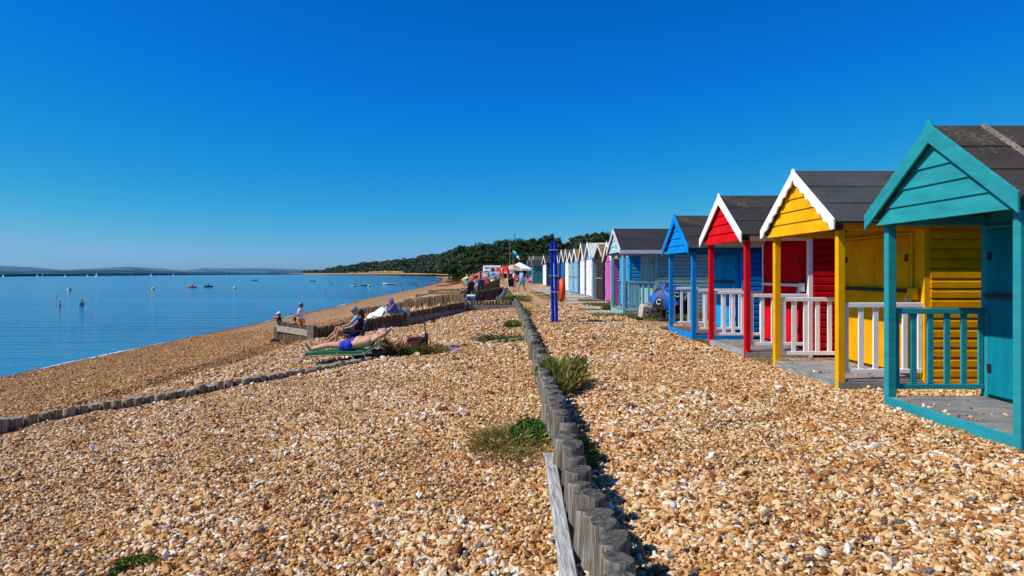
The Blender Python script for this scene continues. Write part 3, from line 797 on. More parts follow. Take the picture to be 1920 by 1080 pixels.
def gable_boards(W, zb, zr, ov, pitch, x):
    """horizontal feather-edge boards filling the gable triangle, facing -x"""
    mb = MB(); sl = (zr - (zb)) / (W / 2 + 0.02)
    z = zb
    while z < zr - 0.12:
        z1 = min(z + pitch, zr - 0.05)
        h0 = (zr - z) / sl; h1 = max(0.02, (zr - z1) / sl); c = W / 2
        vs = [(x - 0.026, c - h0, z), (x - 0.026, c + h0, z), (x - 0.006, c + h1, z1 + 0.004), (x - 0.006, c - h1, z1 + 0.004),
              (x + 0.02, c - h0, z), (x + 0.02, c + h0, z), (x + 0.02, c + h1, z1 + 0.004), (x + 0.02, c - h1, z1 + 0.004)]
        mb.add(vs, [(0, 1, 2, 3), (4, 7, 6, 5), (0, 4, 5, 1), (1, 5, 6, 2), (2, 6, 7, 3), (3, 7, 4, 0)])
        z += pitch
    return mb


def clap_wall_y(x0, x1, y, z0, z1, pitch, out=-1):
    """clapboards on a wall of constant y, facing out*y"""
    mb = MB(); z = z0
    while z < z1 - 0.02:
        zt = min(z + pitch, z1)
        yb = y + out * 0.030; yt = y + out * 0.008; yi = y - out * 0.02
        ym = y + out * 0.030
        zm = z + (zt - z) * 0.62
        vs = []
        for x in (x0, x1): vs += [(x, yi, z), (x, yb, z + 0.004), (x, ym, zm), (x, yt, zt - 0.006), (x, yi, zt - 0.001)]
        mb.add(vs, [(0, 1, 2, 3, 4), (9, 8, 7, 6, 5), (0, 5, 6, 1), (1, 6, 7, 2), (2, 7, 8, 3), (3, 8, 9, 4), (4, 9, 5, 0)])
        z = zt
    return mb


def barge(W, ze, zr, ov, width, side, x0, x1, scallop=0, spike=0.10):
    """sloping board along one gable edge; side -1 near, +1 far"""
    c = W / 2; run = c + ov; pts_t = []; pts_b = []
    n = 24 if scallop else 1
    for i in range(n + 1):
        t = i / n
        yy = c + side * run * (1 - t); zt = ze + 0.06 + (zr + 0.05 - ze - 0.06) * t
        wv = width
        if scallop: wv = width * (0.74 + 0.30 * abs(math.sin(math.pi * scallop * t)))
        pts_t.append((yy, zt)); pts_b.append((yy, zt - wv * math.hypot(run, zr - ze) / run))
    if spike: pts_t = pts_t[:-1] + [(c + side * 0.055, pts_t[-1][1] - 0.055 * (zr - ze) / run + 0.015), (c + side * 0.022, zr + 0.05 + spike), (c + side * 0.002, zr + 0.05 + spike)]
    pts_b[-1] = (c + side * 0.002, pts_b[-1][1])
    mb = MB(); mb.prism_x(pts_t + pts_b[::-1], x0, x1)
    return mb


def roof(root, W, D, ze, zr, ov, fx, mat, seams=2, battens=(), corr=False, th=0.035):
    o = None
    mb = MB(); c = W / 2
    for side in (-1, 1):
        ey = c + side * (c + ov)
        if corr:
            n = 40
            for i in range(n):
                xa = fx + (D - fx) * i / n; xb = fx + (D - fx) * (i + 0.5) / n; xc = fx + (D - fx) * (i + 1) / n
                for x_, x2, h, h2 in ((xa, xb, 0, 0.035), (xb, xc, 0.035, 0)):
                    mb.add([(x_, ey, ze + h), (x2, ey, ze + h2), (x2, c, zr + h2), (x_, c, zr + h)], [(0, 1, 2, 3)])
        else:
            nn = Vector((0, side * (zr - ze), c + ov)).normalized() * th
            vs = [(fx, ey, ze), (D, ey, ze), (D, c, zr), (fx, c, zr)]
            vs += [tuple(Vector(p) + nn) for p in vs[:2]] + [(D, c, zr + th * 1.25), (fx, c, zr + th * 1.25)]
            mb.add(vs, [(0, 1, 2, 3), (7, 6, 5, 4), (0, 4, 5, 1), (1, 5, 6, 2), (3, 7, 4, 0)])
            for k in range(seams):      # lapped edges of the felt
                t = (k + 1) / (seams + 1) - 0.12 * k * 0
                p0 = Vector((fx, ey + (c - ey) * t, ze + (zr - ze) * t)) + nn; p1 = p0 + Vector((D - fx, 0, 0))
                mb.bar(p0 + nn * 0.05, p1 + nn * 0.05, 0.02, 0.012)
    o = mb.build('roof', mat, root)
    for bx in battens:
        for side in (-1, 1):
            ey = c + side * (c + ov); nn = Vector((0, side * (zr - ze), c + ov)).normalized()
            b = MB(); b.bar(Vector((bx, ey, ze)) + nn * (th + 0.012), Vector((bx, c, zr)) + nn * (th + 0.012), 0.05, 0.028, up=(0, 0, 1)); b.build('batten', M['batten'], o)
    return o


def door_leaf(root, name, x, y0, y1, z0, z1, mat, boards=0, hinges=-1, ledge=None):
    mb = MB(); mb.box(x - 0.03, x + 0.012, y0, y1, z0, z1)
    o = mb.build(name, mat, root, bevel=0.006)
    yy = y0 + 0.04 if hinges < 0 else y1 - 0.04
    for zz in (z0 + 0.16 * (z1 - z0), z0 + 0.84 * (z1 - z0)):
        h = MB(); h.box(x - 0.042, x - 0.031, yy - 0.03, yy + 0.03, zz - 0.05, zz + 0.05); h.build('hinge', M['darkmetal'], o)
    return o


def porch_hut(label, Yn, W, zg, gable, side, post, bargem, rail, door, felt_, deckfront, Xf=4.77, porch=1.18, D=3.3, zr=3.20, ze=2.28, zb=2.20, scallop=0, trim=None,
              railc=None, bar=None, battens=(), near_rail=True, far_rail=True, seams=2, ov=0.16, pw=0.095, fascia=None, dk=0.14, nb=4, spike=0.10, near_col=None, boardp=0.185, deckm=None, framem=None):
    root = thing('beach_hut', label, 'beach hut', (Xf, Yn, zg), group='open fronted painted beach huts with porches')
    trim = trim or post
    # deck
    mb = MB(); nbrd = int(W / 0.125)
    for i in range(nbrd):
        y0 = 0.012 + i * (W - 0.024) / nbrd; mb.box(0.028, porch, y0 + 0.003, y0 + (W - 0.024) / nbrd - 0.003, dk - 0.03, dk + random.uniform(-0.002, 0.002))
    mb.build('deck', deckm or M['deck'], root, bevel=0.002)
    mb = MB(); mb.box(0.0, 0.026, 0, W, -0.1, dk - 0.002); mb.box(0.027, porch, 0.0, 0.022, -0.1, dk - 0.034); mb.box(0.027, porch, W - 0.022, W, -0.1, dk - 0.034)
    mb.build('plinth', deckfront, root, bevel=0.004)
    # posts
    for y in (0.002, W - pw - 0.002):
        mb = MB(); mb.box(-0.004, pw, y, y + pw, -0.08 if y > 0.1 or True else 0, zb - 0.002); mb.build('post', post, root, bevel=0.006)
    # gable
    gable_boards(W, zb, zr - 0.02, ov, boardp, -0.065).build('gable', gable, root, bevel=0.003)
    for s in (-1, 1):
        barge(W, ze, zr, ov, 0.155, s, -0.155, -0.128, scallop, spike).build('barge_board', bargem, root, bevel=0.004)
    # top plates along the porch and eaves fascia
    for y in (0.01, W - 0.07):
        mb = MB(); mb.box(pw + 0.002, porch - 0.01, y, y + 0.06, zb - 0.0, zb + 0.11); mb.build('top_plate', trim if fascia is None else side, root, bevel=0.004)
    if fascia:
        for y in (-ov - 0.024, W + ov):
            mb = MB(); mb.box(-0.12, D + 0.05, y, y + 0.022, ze - 0.11, ze + 0.02); mb.build('fascia', fascia, root, bevel=0.003)
    roof(root, W, D + 0.08, ze, zr, ov, -0.126, felt_, seams, battens)
    # walls
    clap_wall_y(porch + 0.08, D, 0.012, 0.05, ze + 0.06, 0.135, -1).build('side_wall', side, root)
    clap_wall_y(porch + 0.08, D, W - 0.03, 0.05, ze + 0.06, 0.135, 1).build('side_wall', side, root)
    mb = MB(); mb.prism_x([(0.055, 0.0), (W - 0.055, 0.0), (W - 0.055, ze), (W / 2, zr - 0.1), (0.055, ze)], D - 0.03, D); mb.build('rear_wall', side, root)
    mb = MB(); mb.prism_x([(0.07, dk + 0.002), (W - 0.07, dk + 0.002), (W - 0.07, ze), (W / 2, zr - 0.12), (0.07, ze)], porch + 0.03, porch + 0.06); mb.build('front_wall', near_col or gable, root)
    for y in (0.0, W - 0.075):
        mb = MB(); mb.box(porch - 0.005, porch + 0.078, y, y + 0.075, 0.0, ze + 0.02); mb.build('corner_post', trim, root, bevel=0.004)
    # doors: a pair of tall leaves, shadowed above and lit below
    d0, d1, zt = 0.34, W - 0.12, zb - 0.06
    mid = d0 + (d1 - d0) * 0.5
    door_leaf(root, 'door', porch + 0.014, d0, mid - 0.004, dk + 0.04, zt, door, hinges=-1)
    door_leaf(root, 'door', porch + 0.014, mid + 0.004, d1, dk + 0.04, zt, door, hinges=1)
    mb = MB(); mb.box(porch - 0.008, porch + 0.026, d0 - 0.065, d0 - 0.006, dk + 0.003, zt + 0.05); mb.box(porch - 0.008, porch + 0.026, d1 + 0.006, d1 + 0.04, dk + 0.003, zt + 0.05); mb.box(porch - 0.007, porch + 0.026, d0 - 0.005, d1 + 0.005, zt + 0.006, zt + 0.05)
    mb.build('door_frame', framem or trim, root, bevel=0.003)
    if bar:
        mb = MB(); mb.box(porch - 0.062, porch - 0.022, d0 - 0.16, d1 + 0.0, 1.33, 1.385); b = mb.build('locking_bar', bar, root, bevel=0.004)
        mb = MB(); mb.box(porch - 0.10, porch - 0.02, d0 - 0.24, d0 - 0.1, 1.24, 1.40); mb.build('bracket', trim, b, bevel=0.01)
        mb = MB(); mb.box(porch - 0.115, porch - 0.07, d0 - 0.14, d0 - 0.08, 1.20, 1.27); mb.tube([(porch - 0.09, d0 - 0.13, 1.27), (porch - 0.09, d0 - 0.125, 1.315), (porch - 0.09, d0 - 0.095, 1.315), (porch - 0.09, d0 - 0.09, 1.27)], 0.007, 6); mb.build('padlock', M['steel'], b)
    if near_rail: railing(root, pw + 0.003, porch - 0.012, 0.045, rail, n=nb, zdk=dk)
    if far_rail: railing(root, pw + 0.003, porch - 0.012, W - 0.045, rail, n=nb, zdk=dk)
    return root


porch_hut('turquoise beach hut with matching rails, nearest of the row at the right edge', 6.14, 2.14, 0.0, P['teal'], P['teal'], P['teal'], P['teal'], P['teal'], P['tealdoor'], M['feltold'], P['teal'], bar=M['black'], battens=(0.42, 2.4), nb=4, zr=3.14, spike=0.05)
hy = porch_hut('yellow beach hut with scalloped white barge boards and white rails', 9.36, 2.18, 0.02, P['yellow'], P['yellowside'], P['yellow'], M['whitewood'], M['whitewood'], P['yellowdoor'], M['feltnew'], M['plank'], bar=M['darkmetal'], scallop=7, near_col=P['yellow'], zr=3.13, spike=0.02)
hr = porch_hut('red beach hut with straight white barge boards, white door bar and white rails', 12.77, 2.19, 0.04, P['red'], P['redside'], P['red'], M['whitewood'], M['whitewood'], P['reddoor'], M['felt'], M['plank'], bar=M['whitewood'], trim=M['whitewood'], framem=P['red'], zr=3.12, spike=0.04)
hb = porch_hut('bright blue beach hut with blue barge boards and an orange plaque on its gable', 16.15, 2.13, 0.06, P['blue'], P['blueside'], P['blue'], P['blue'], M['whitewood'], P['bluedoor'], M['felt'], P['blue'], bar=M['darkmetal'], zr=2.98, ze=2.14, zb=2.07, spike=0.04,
               deckm=wood('brown_deck_board', ((0.08, 0.05, 0.045), (0.16, 0.10, 0.09), (0.22, 0.15, 0.14)), (0.8, 20, 20)))
mb = MB(); mb.box(-0.012, 0.0, 0.98, 1.14, 2.34, 2.47); mb.build('plaque', plain('orange_plaque', (0.75, 0.33, 0.06), 0.5), hb, bevel=0.004)
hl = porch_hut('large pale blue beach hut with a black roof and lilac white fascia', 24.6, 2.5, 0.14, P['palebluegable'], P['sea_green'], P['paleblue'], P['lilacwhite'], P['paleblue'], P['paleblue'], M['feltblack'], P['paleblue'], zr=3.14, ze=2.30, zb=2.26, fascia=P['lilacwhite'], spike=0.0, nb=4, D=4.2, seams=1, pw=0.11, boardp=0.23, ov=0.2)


def row_hut(label, Yn, W, X, zg, wall_, door, bargem, roofm, zr, ze, name='beach_hut', double=True, corr=False, D=3.0, step=True, bar=False, trim=None, ov=0.14, tilt=0):
    root = thing(name, label, 'beach hut', (X, Yn, zg), group='closed beach huts further down the row')
    w_ = wall_
    clap_wall_y(0.02, D, 0.03, 0.0, ze + 0.05, 0.15, -1).build('side_wall', w_, root)
    clap_wall_y(0.02, D, W - 0.03, 0.0, ze + 0.05, 0.15, 1).build('side_wall', w_, root)
    mb = MB(); mb.prism_x([(0.055, 0), (W - 0.055, 0), (W - 0.055, ze), (W / 2, zr - 0.08), (0.055, ze)], 0.03, 0.06); mb.build('front_wall', w_, root)
    mb = MB(); mb.prism_x([(0.055, 0), (W - 0.055, 0), (W - 0.055, ze), (W / 2, zr - 0.08), (0.055, ze)], D - 0.05, D - 0.02); mb.build('rear_wall', w_, root)
    gable_boards(W - 0.1, ze - 0.06, zr - 0.06, 0, 0.16, 0.03).build('gable', w_, root, loc=(0, 0.05, 0))
    for y in (0.0, W - 0.07):
        mb = MB(); mb.box(-0.012, 0.062, y, y + 0.07, -0.02, ze); mb.build('corner_post', trim or w_, root)
    zt = ze - 0.12; a, b_ = 0.14, W - 0.14; mid = (a + b_) / 2
    if double:
        door_leaf(root, 'door', 0.0, a, mid - 0.006, 0.12, zt, door, hinges=-1); door_leaf(root, 'door', 0.0, mid + 0.006, b_, 0.12, zt, door, hinges=1)
    else: door_leaf(root, 'door', 0.0, a, b_, 0.12, zt, door)
    if bar:
        mb = MB(); mb.box(-0.07, -0.034, a, b_, 1.18, 1.24); mb.build('locking_bar', M['steel'], root)
    for s in (-1, 1): barge(W, ze, zr, ov, 0.13, s, -0.15, -0.125, 0, 0.05).build('barge_board', bargem, root)
    roof(root, W, D + 0.06, ze, zr, ov, -0.123, roofm, 1, corr=corr)
    if step:
        mb = MB(); mb.box(-0.5, -0.02, 0.2, W - 0.2, -0.08, 0.06); mb.build('doorstep', M['plank'], root, bevel=0.01)
    return root


row_hut('vivid blue beach hut with white barge boards seen through the pale blue porch', 28.2, 2.2, 5.75, 0.12, P['brightblue'], P['brightblue'], M['whitewood'], M['felt'], 3.1, 2.25)
row_hut('purple beach hut with a white barge board between the pale blue and brown huts', 33.1, 2.3, 5.95, 0.14, P['purple'], P['purple'], M['whitewood'], P['ochre_roof'], 3.02, 2.15, trim=P['lilacwhite'])
row_hut('dark brown beach hut with a lichened roof and steel door bar', 36.2, 2.6, 6.0, 0.15, P['brown'], P['brown'], P['greywhite'], P['ochre_roof'], 3.05, 2.4, bar=True)
row_hut('white beach hut under a pale corrugated roof', 40.3, 2.5, 6.0, 0.17, P['paleblue2'], P['white'], M['whitewood'], P['corrugated'], 3.3, 2.4, corr=True, D=3.6, trim=M['whitewood'])
row_hut('pale grey and white beach hut with a tall dark roof, left of the corrugated one', 43.1, 2.2, 5.95, 0.18, P['greywhite'], P['white'], M['whitewood'], P['grey_roof'], 3.34, 2.35)
row_hut('pale blue beach hut with white gable trim, nearer of the two alike', 46.0, 2.5, 5.9, 0.19, P['paleblue2'], P['paleblue2'], M['whitewood'], P['ochre_roof'], 3.1, 2.3, bar=True)
row_hut('pale blue beach hut with white gable trim, farther of the two alike', 48.7, 2.5, 5.9, 0.2, P['paleblue2'], P['paleblue2'], M['whitewood'], P['grey_roof'], 2.95, 2.25, bar=True)
row_hut('cream beach hut with a cream pointed gable', 51.9, 2.5, 5.95, 0.21, P['cream'], P['cream'], P['cream'], P['grey_roof'], 3.25, 2.35)
row_hut('royal blue beach hut with white barge boards beside the cream one', 55.0, 2.7, 5.95, 0.22, P['royal'], P['royal'], M['whitewood'], P['grey_roof'], 3.3, 2.35)
row_hut('slate blue beach hut with white barge boards just right of the blue poles', 58.4, 3.0, 5.9, 0.24, P['navy'], P['navy'], M['whitewood'], M['felt'], 3.2, 2.3)
row_hut('grey beach hut half hidden by the blue poles', 62.4, 3.0, 5.85, 0.25, P['greywhite'], P['greywhite'], M['whitewood'], M['felt'], 3.1, 2.3)
row_hut('navy beach hut with a white panelled front just left of the blue poles', 70.3, 4.6, 5.75, 0.27, P['navy'], P['white'], M['whitewood'], M['felt'], 3.2, 2.4)
row_hut('teal grey beach hut with a plain side wall, right of the white gazebo', 81.0, 2.6, 5.05, 0.38, P['tealgrey'], P['tealgrey'], P['paleblue2'], M['felt'], 2.9, 2.15, trim=P['brightblue'])
row_hut('small teal grey beach hut at the far end of the row beside the white gazebo', 88.5, 2.6, 4.95, 0.40, P['tealgrey'], P['tealgrey'], P['paleblue2'], M['felt'], 2.9, 2.15)
row_hut('white gabled hut standing behind the teal grey huts', 96.0, 2.6, 6.2, 0.45, P['white'], P['white'], M['whitewood'], P['grey_roof'], 3.6, 2.6)
row_hut('cream gabled hut furthest back beyond the teal grey huts', 101.0, 2.6, 5.9, 0.45, P['cream'], P['cream'], P['cream'], P['grey_roof'], 3.7, 2.6)

# concrete slabs set in the shingle in front of the huts
cm = plain('old_concrete', (0.42, 0.36, 0.28), 0.9, 0, 0.2, 5)
for x0, x1, y0, y1, z in ((3.75, 4.68, 25.1, 27.0, 0.13), (3.9, 5.3, 28.3, 30.3, 0.13), (3.9, 5.8, 33.2, 35.2, 0.15), (4.0, 5.4, 36.4, 38.6, 0.16), (3.9, 5.4, 40.5, 42.6, 0.175), (3.9, 5.35, 43.3, 45.2, 0.19), (3.8, 5.3, 46.2, 51, 0.2), (3.7, 5.4, 52, 57.5, 0.225), (3.8, 5.3, 58.6, 65, 0.26), (3.8, 5.2, 70, 75, 0.30), (3.4, 4.9, 78, 84, 0.36)):
    mb = MB(); mb.box(x0, x1, y0, y1, z - 0.15, z + 0.04); s = mb.build('concrete_slab', cm, bevel=0.015); tag(s, kind='structure')
# ================================================================== PEOPLE
V = Vector
M['dullmetal'] = plain('dull_grey_metal', (0.20, 0.21, 0.23), 0.5, 0.3)


def remeshed(mb, voxel, mats, smooth_it=4, name='body'):
    """fuse overlapping capsules into one continuous skin"""
    me = mb.mesh('tmp', mats); o = bpy.data.objects.new('tmp', me); COL.objects.link(o)
    r = o.modifiers.new('r', 'REMESH'); r.mode = 'VOXEL'; r.voxel_size = voxel; r.use_smooth_shade = True
    s = o.modifiers.new('s', 'SMOOTH'); s.factor = 0.5; s.iterations = smooth_it
    dg = bpy.context.evaluated_depsgraph_get(); dg.update()
    out = bpy.data.meshes.new_from_object(o.evaluated_get(dg)); out.name = name
    bpy.data.objects.remove(o); bpy.data.meshes.remove(me)
    out.materials.clear()
    for m in mats: out.materials.append(m)
    out.polygons.foreach_set('use_smooth', [True] * len(out.polygons))
    return out


def join_mb(me, mb, mats):
    """append builder geometry (eyes, lips, fingers) to a mesh datablock, extra material slots"""
    base = len(me.materials)
    for m in mats: me.materials.append(m)
    bm = bmesh.new(); bm.from_mesh(me)
    vs = [bm.verts.new(p) for p in mb.v]
    for f, mi in zip(mb.f, mb.m):
        try:
            q = bm.faces.new([vs[i] for i in f]); q.material_index = base + mi if mi < 90 else 0; q.smooth = True
        except ValueError: pass
    bmesh.ops.recalc_face_normals(bm, faces=bm.faces)
    bm.to_mesh(me); bm.free(); return me


def head_frame(face, up=(0, 0, 1)):
    f = V(face).normalized(); s = f.cross(V(up)).normalized(); u = s.cross(f).normalized()
    return Matrix((f, s, u)).transposed()      # local x = forward, y = side, z = up


def person(label, loc, J, s=1.0, skin='skin', hair='hairdark', top=None, bottom=None, sleeves=0.5, legs=0.5, hat=None, hatcol=None, hairlen=0.0, voxel=0.016, group=None,
           girth=1.0, shoe=None, sleevecol=None, top_low=0.0, fingers=True, belly=0.0):
    """J: joints in metres relative to loc (x right, y away, z up)"""
    root = thing('person', label, 'person', loc, group=group)
    j = {k: V(v) for k, v in J.items() if k not in ('face', 'up')}
    F = head_frame(J.get('face', (-1, 0, 0)), J.get('up', (0, 0, 1)))
    hd = j['head']; mb = MB(); g = girth * s
    # trunk
    mb.capsule(j['hipL'], j['hipR'], 0.10 * g, 0.10 * g)
    mb.capsule(j['pelvis'], j['chest'], 0.115 * g, 0.125 * g)
    mid = (j['pelvis'] + j['chest']) / 2
    sd = (j['shL'] - j['shR']) * 0.30
    for q in (-1, 1):
        mb.capsule(j['pelvis'] + (j['hipL'] - j['pelvis']) * 0.5 * q, j['chest'] + sd * q, 0.095 * g, 0.105 * g)
    if belly: mb.ellip(mid + V((0, 0, belly * 0.35)), (0.16 * g, 0.16 * g, 0.13 * g + belly * 0.3))
    mb.capsule(j['shL'], j['shR'], 0.062 * s, 0.062 * s)
    mb.capsule(j['chest'], j['neck'], 0.10 * g, 0.062 * s)
    mb.capsule(j['neck'], hd, 0.052 * s, 0.05 * s)
    # head: skull, jaw, nose, brow, ears
    def hp(x, y, z): return hd + F @ V((x, y, z)) * s
    mb.ellip(hp(-0.012, 0, 0.028), (0.098 * s, 0.076 * s, 0.098 * s), M=F)
    mb.capsule(hp(0.02, 0, -0.02), hp(0.048, 0, -0.075), 0.062 * s, 0.036 * s)
    mb.capsule(hp(0.082, 0, 0.018), hp(0.103, 0, -0.022), 0.011 * s, 0.017 * s)
    mb.capsule(hp(0.074, -0.035, 0.038), hp(0.074, 0.035, 0.038), 0.016 * s, 0.016 * s)
    for q in (-1, 1): mb.ellip(hp(-0.008, 0.078 * q, 0.0), (0.022 * s, 0.012 * s, 0.034 * s), M=F)
    extra = MB()
    for q in (-1, 1):
        extra.ellip(hp(0.079, 0.032 * q, 0.016), (0.011 * s, 0.016 * s, 0.009 * s), 8, 6, 0, M=F)
    extra.ellip(hp(0.082, 0, -0.053), (0.012 * s, 0.026 * s, 0.008 * s), 8, 6, 1, M=F)
    for sdn in 'LR':
        sh, el, ha = j['sh' + sdn], j['el' + sdn], j['ha' + sdn]
        mb.capsule(sh, el, 0.054 * s, 0.040 * s); mb.capsule(el, ha, 0.041 * s, 0.027 * s)
        d = (ha - el).normalized(); d = d if d.length > 0.1 else V((0, 0, -1))
        palm = ha + d * 0.075 * s
        mb.capsule(ha, palm, 0.027 * s, 0.034 * s)
        # five fingers, unequal and a little curled
        a = d.cross(V((0.2, 0.3, 1))).normalized(); b = a.cross(d).normalized()
        if fingers:
            for q, ln in ((-1.5, 0.058), (-0.5, 0.074), (0.5, 0.080), (1.5, 0.070)):
                r0 = palm + a * q * 0.016 * s + d * 0.012 * s
                m1 = r0 + d * ln * 0.55 * s + a * q * 0.004; m2 = m1 + (d * 0.8 - b * 0.55) * ln * 0.5 * s
                extra.tube([r0, m1, m2], [0.0095 * s, 0.0085 * s, 0.006 * s], 6, 90)
            t0 = ha + d * 0.02 * s + a * -0.026 * s; t1 = t0 + (d * 0.6 - a * 0.7).normalized() * 0.045 * s; extra.tube([t0, t1, t1 + (d * 0.9 - a * 0.2) * 0.028 * s], [0.012 * s, 0.0105 * s, 0.007 * s], 6, 90)
        hip, kn, an, to = j['hip' + sdn], j['kn' + sdn], j['an' + sdn], j['to' + sdn]
        mb.capsule(hip, kn, 0.088 * g, 0.056 * s)
        m_ = kn + (an - kn) * 0.33
        mb.capsule(kn, m_, 0.054 * s, 0.057 * s); mb.capsule(m_, an, 0.057 * s, 0.036 * s)
        if not shoe: mb.capsule(an, to, 0.038 * s, 0.026 * s)
    me = remeshed(mb, voxel, [M[skin]], 3)
    me = join_mb(me, extra, [M['eye'], M['lip']])
    link_mesh('body', me, root)
    e = 0.018 * s
    if top:
        c = MB(); lo = j['pelvis'] + (j['chest'] - j['pelvis']) * top_low
        c.capsule(lo, j['chest'], 0.115 * g + e, 0.125 * g + e)
        for q in (-1, 1): c.capsule(lo + (j['hipL'] - j['pelvis']) * 0.5 * q, j['chest'] + sd * q, 0.095 * g + e, 0.105 * g + e)
        c.capsule(j['shL'], j['shR'], 0.062 * s + e, 0.062 * s + e)
        c.capsule(j['chest'], j['chest'] + (j['neck'] - j['chest']) * 0.75, 0.10 * g + e, 0.066 * s + e * 0.7)
        if sleeves and not sleevecol:
            for q in 'LR': c.capsule(j['sh' + q], j['sh' + q] + (j['el' + q] - j['sh' + q]) * min(1, sleeves), 0.056 * s + e, 0.048 * s + e * 0.9)
            if sleeves > 1:
                for q in 'LR': c.capsule(j['el' + q], j['el' + q] + (j['ha' + q] - j['el' + q]) * (sleeves - 1), 0.046 * s + e * 0.8, 0.036 * s + e * 0.7)
        o = link_mesh('shirt', remeshed(c, voxel * 1.1, [CL[top]], 3, 'shirt'), root)
        if sleevecol:
            for q in 'LR':
                c = MB(); c.capsule(j['sh' + q], j['sh' + q] + (j['el' + q] - j['sh' + q]) * min(1, sleeves), 0.058 * s + e, 0.048 * s + e)
                if sleeves > 1: c.capsule(j['el' + q], j['el' + q] + (j['ha' + q] - j['el' + q]) * (sleeves - 1), 0.046 * s + e * .8, 0.036 * s + e * .7)
                link_mesh('sleeve', remeshed(c, voxel, [CL[sleevecol]], 2, 'sleeve'), o)
    if bottom:
        c = MB(); c.capsule(j['hipL'], j['hipR'], 0.10 * g + e, 0.10 * g + e); c.capsule(j['pelvis'], j['pelvis'] + (j['chest'] - j['pelvis']) * 0.22, 0.118 * g + e, 0.116 * g + e)
        for q in 'LR':
            h, k, a = j['hip' + q], j['kn' + q], j['an' + q]
            f = min(1, legs); c.capsule(h, h + (k - h) * f, 0.09 * g + e, (0.09 * g + (0.056 * s - 0.09 * g) * f) + e * 1.3)
            if legs > 1: c.capsule(k, k + (a - k) * (legs - 1), 0.058 * s + e, 0.046 * s + e)
        link_mesh('trousers' if legs > 1 else 'shorts', remeshed(c, voxel * 1.1, [CL[bottom]], 3, 'shorts'), root)
    if shoe:
        for q in 'LR':
            c = MB(); an, to = j['an' + q], j['to' + q]; c.capsule(an, to, 0.045 * s, 0.036 * s); c.capsule(an + V((0, 0, 0.02)), an - V((0, 0, 0.02)), 0.045 * s, 0.045 * s)
            link_mesh('shoe', remeshed(c, voxel, [CL[shoe]], 2, 'shoe'), root)
    # hair over crown and back
    if hair:
        c = MB(); c.ellip(hp(-0.028, 0, 0.042), (0.098 * s, 0.086 * s, 0.094 * s), M=F)
        c.ellip(hp(-0.052, 0, 0.0), (0.07 * s, 0.08 * s, 0.085 * s), M=F)
        if hairlen:
            c.capsule(hp(-0.07, 0, 0.02), hp(-0.085, 0, -hairlen), 0.075 * s, 0.055 * s); c.ellip(hp(-0.02, 0, 0.05), (0.112 * s, 0.098 * s, 0.10 * s), M=F)
        link_mesh('hair', remeshed(c, voxel, [M[hair]], 2, 'hair'), root)
    if hat:
        c = MB(); Mh = F
        prof_top = [(0.0001, 0.158), (0.05, 0.150), (0.085, 0.125), (0.106, 0.085), (0.110, 0.048)]
        if hat == 'cap':
            c.lathe([(r * s, z * s) for r, z in prof_top[::-1]][::1], 16, 0, hd + F @ V((-0.012, 0, 0)) * s, F)
            vs = []
            for i in range(9):
                t = -1.05 + 2.1 * i / 8; vs.append(hp(-0.012 + 0.108 * math.cos(t), 0.108 * math.sin(t), 0.056)); vs.append(hp(0.045 + 0.15 * math.cos(t), 0.115 * math.sin(t), 0.032))
            n0 = len(vs); vs += [v - F @ V((0, 0, 0.006)) for v in vs]
            fs = []
            for i in range(8): a = 2 * i; fs += [(a, a + 1, a + 3, a + 2), (n0 + a, n0 + a + 2, n0 + a + 3, n0 + a + 1), (a + 1, n0 + a + 1, n0 + a + 3, a + 3)]
            c.add(vs, fs)
        else:   # brimmed sun hat
            c.lathe([(r * s, z * s) for r, z in [(0.205, 0.03), (0.20, 0.036), (0.15, 0.052), (0.114, 0.06)] + prof_top[::-1][1:]], 20, 0, hd + F @ V((-0.012, 0, 0)) * s, F)
        c.build('hat', CL[hatcol], root, smooth='auto')
    return root


def standing(h=1.7, face=(-1, 0, 0), stride=0.12, armL=None, armR=None, lean=0.0):
    """joints of a standing figure of height h looking along face"""
    k = h / 1.75; f = V(face).normalized(); s = V((f.y, -f.x, 0)); z = V((0, 0, 1))
    J = dict(pelvis=z * 0.95 * k, chest=z * 1.27 * k + f * lean * 0.5, neck=z * 1.47 * k + f * lean, head=z * 1.615 * k + f * (lean + 0.02 * k), face=tuple(f))
    for q, sg in (('L', -1), ('R', 1)):
        st = stride * sg
        J['hip' + q] = z * 0.92 * k + s * 0.085 * k * sg; J['kn' + q] = z * 0.50 * k + s * 0.09 * k * sg + f * st * 0.6
        J['an' + q] = z * 0.07 * k + s * 0.09 * k * sg + f * (st - 0.02 * k); J['to' + q] = z * 0.025 * k + s * 0.10 * k * sg + f * (st + 0.13 * k)
        J['sh' + q] = z * 1.41 * k + s * 0.175 * k * sg + f * lean * 0.8
        a = armL if q == 'L' else armR
        if a is None: J['el' + q] = J['sh' + q] + (-z * 0.28 + s * 0.05 * sg - f * 0.4 * st) * k; J['ha' + q] = J['el' + q] + (-z * 0.25 + f * (0.06 - 0.4 * st)) * k
        else:
            d1, d2 = a; J['el' + q] = J['sh' + q] + V(d1).normalized() * 0.28 * k; J['ha' + q] = J['el' + q] + V(d2).normalized() * 0.25 * k
    return J


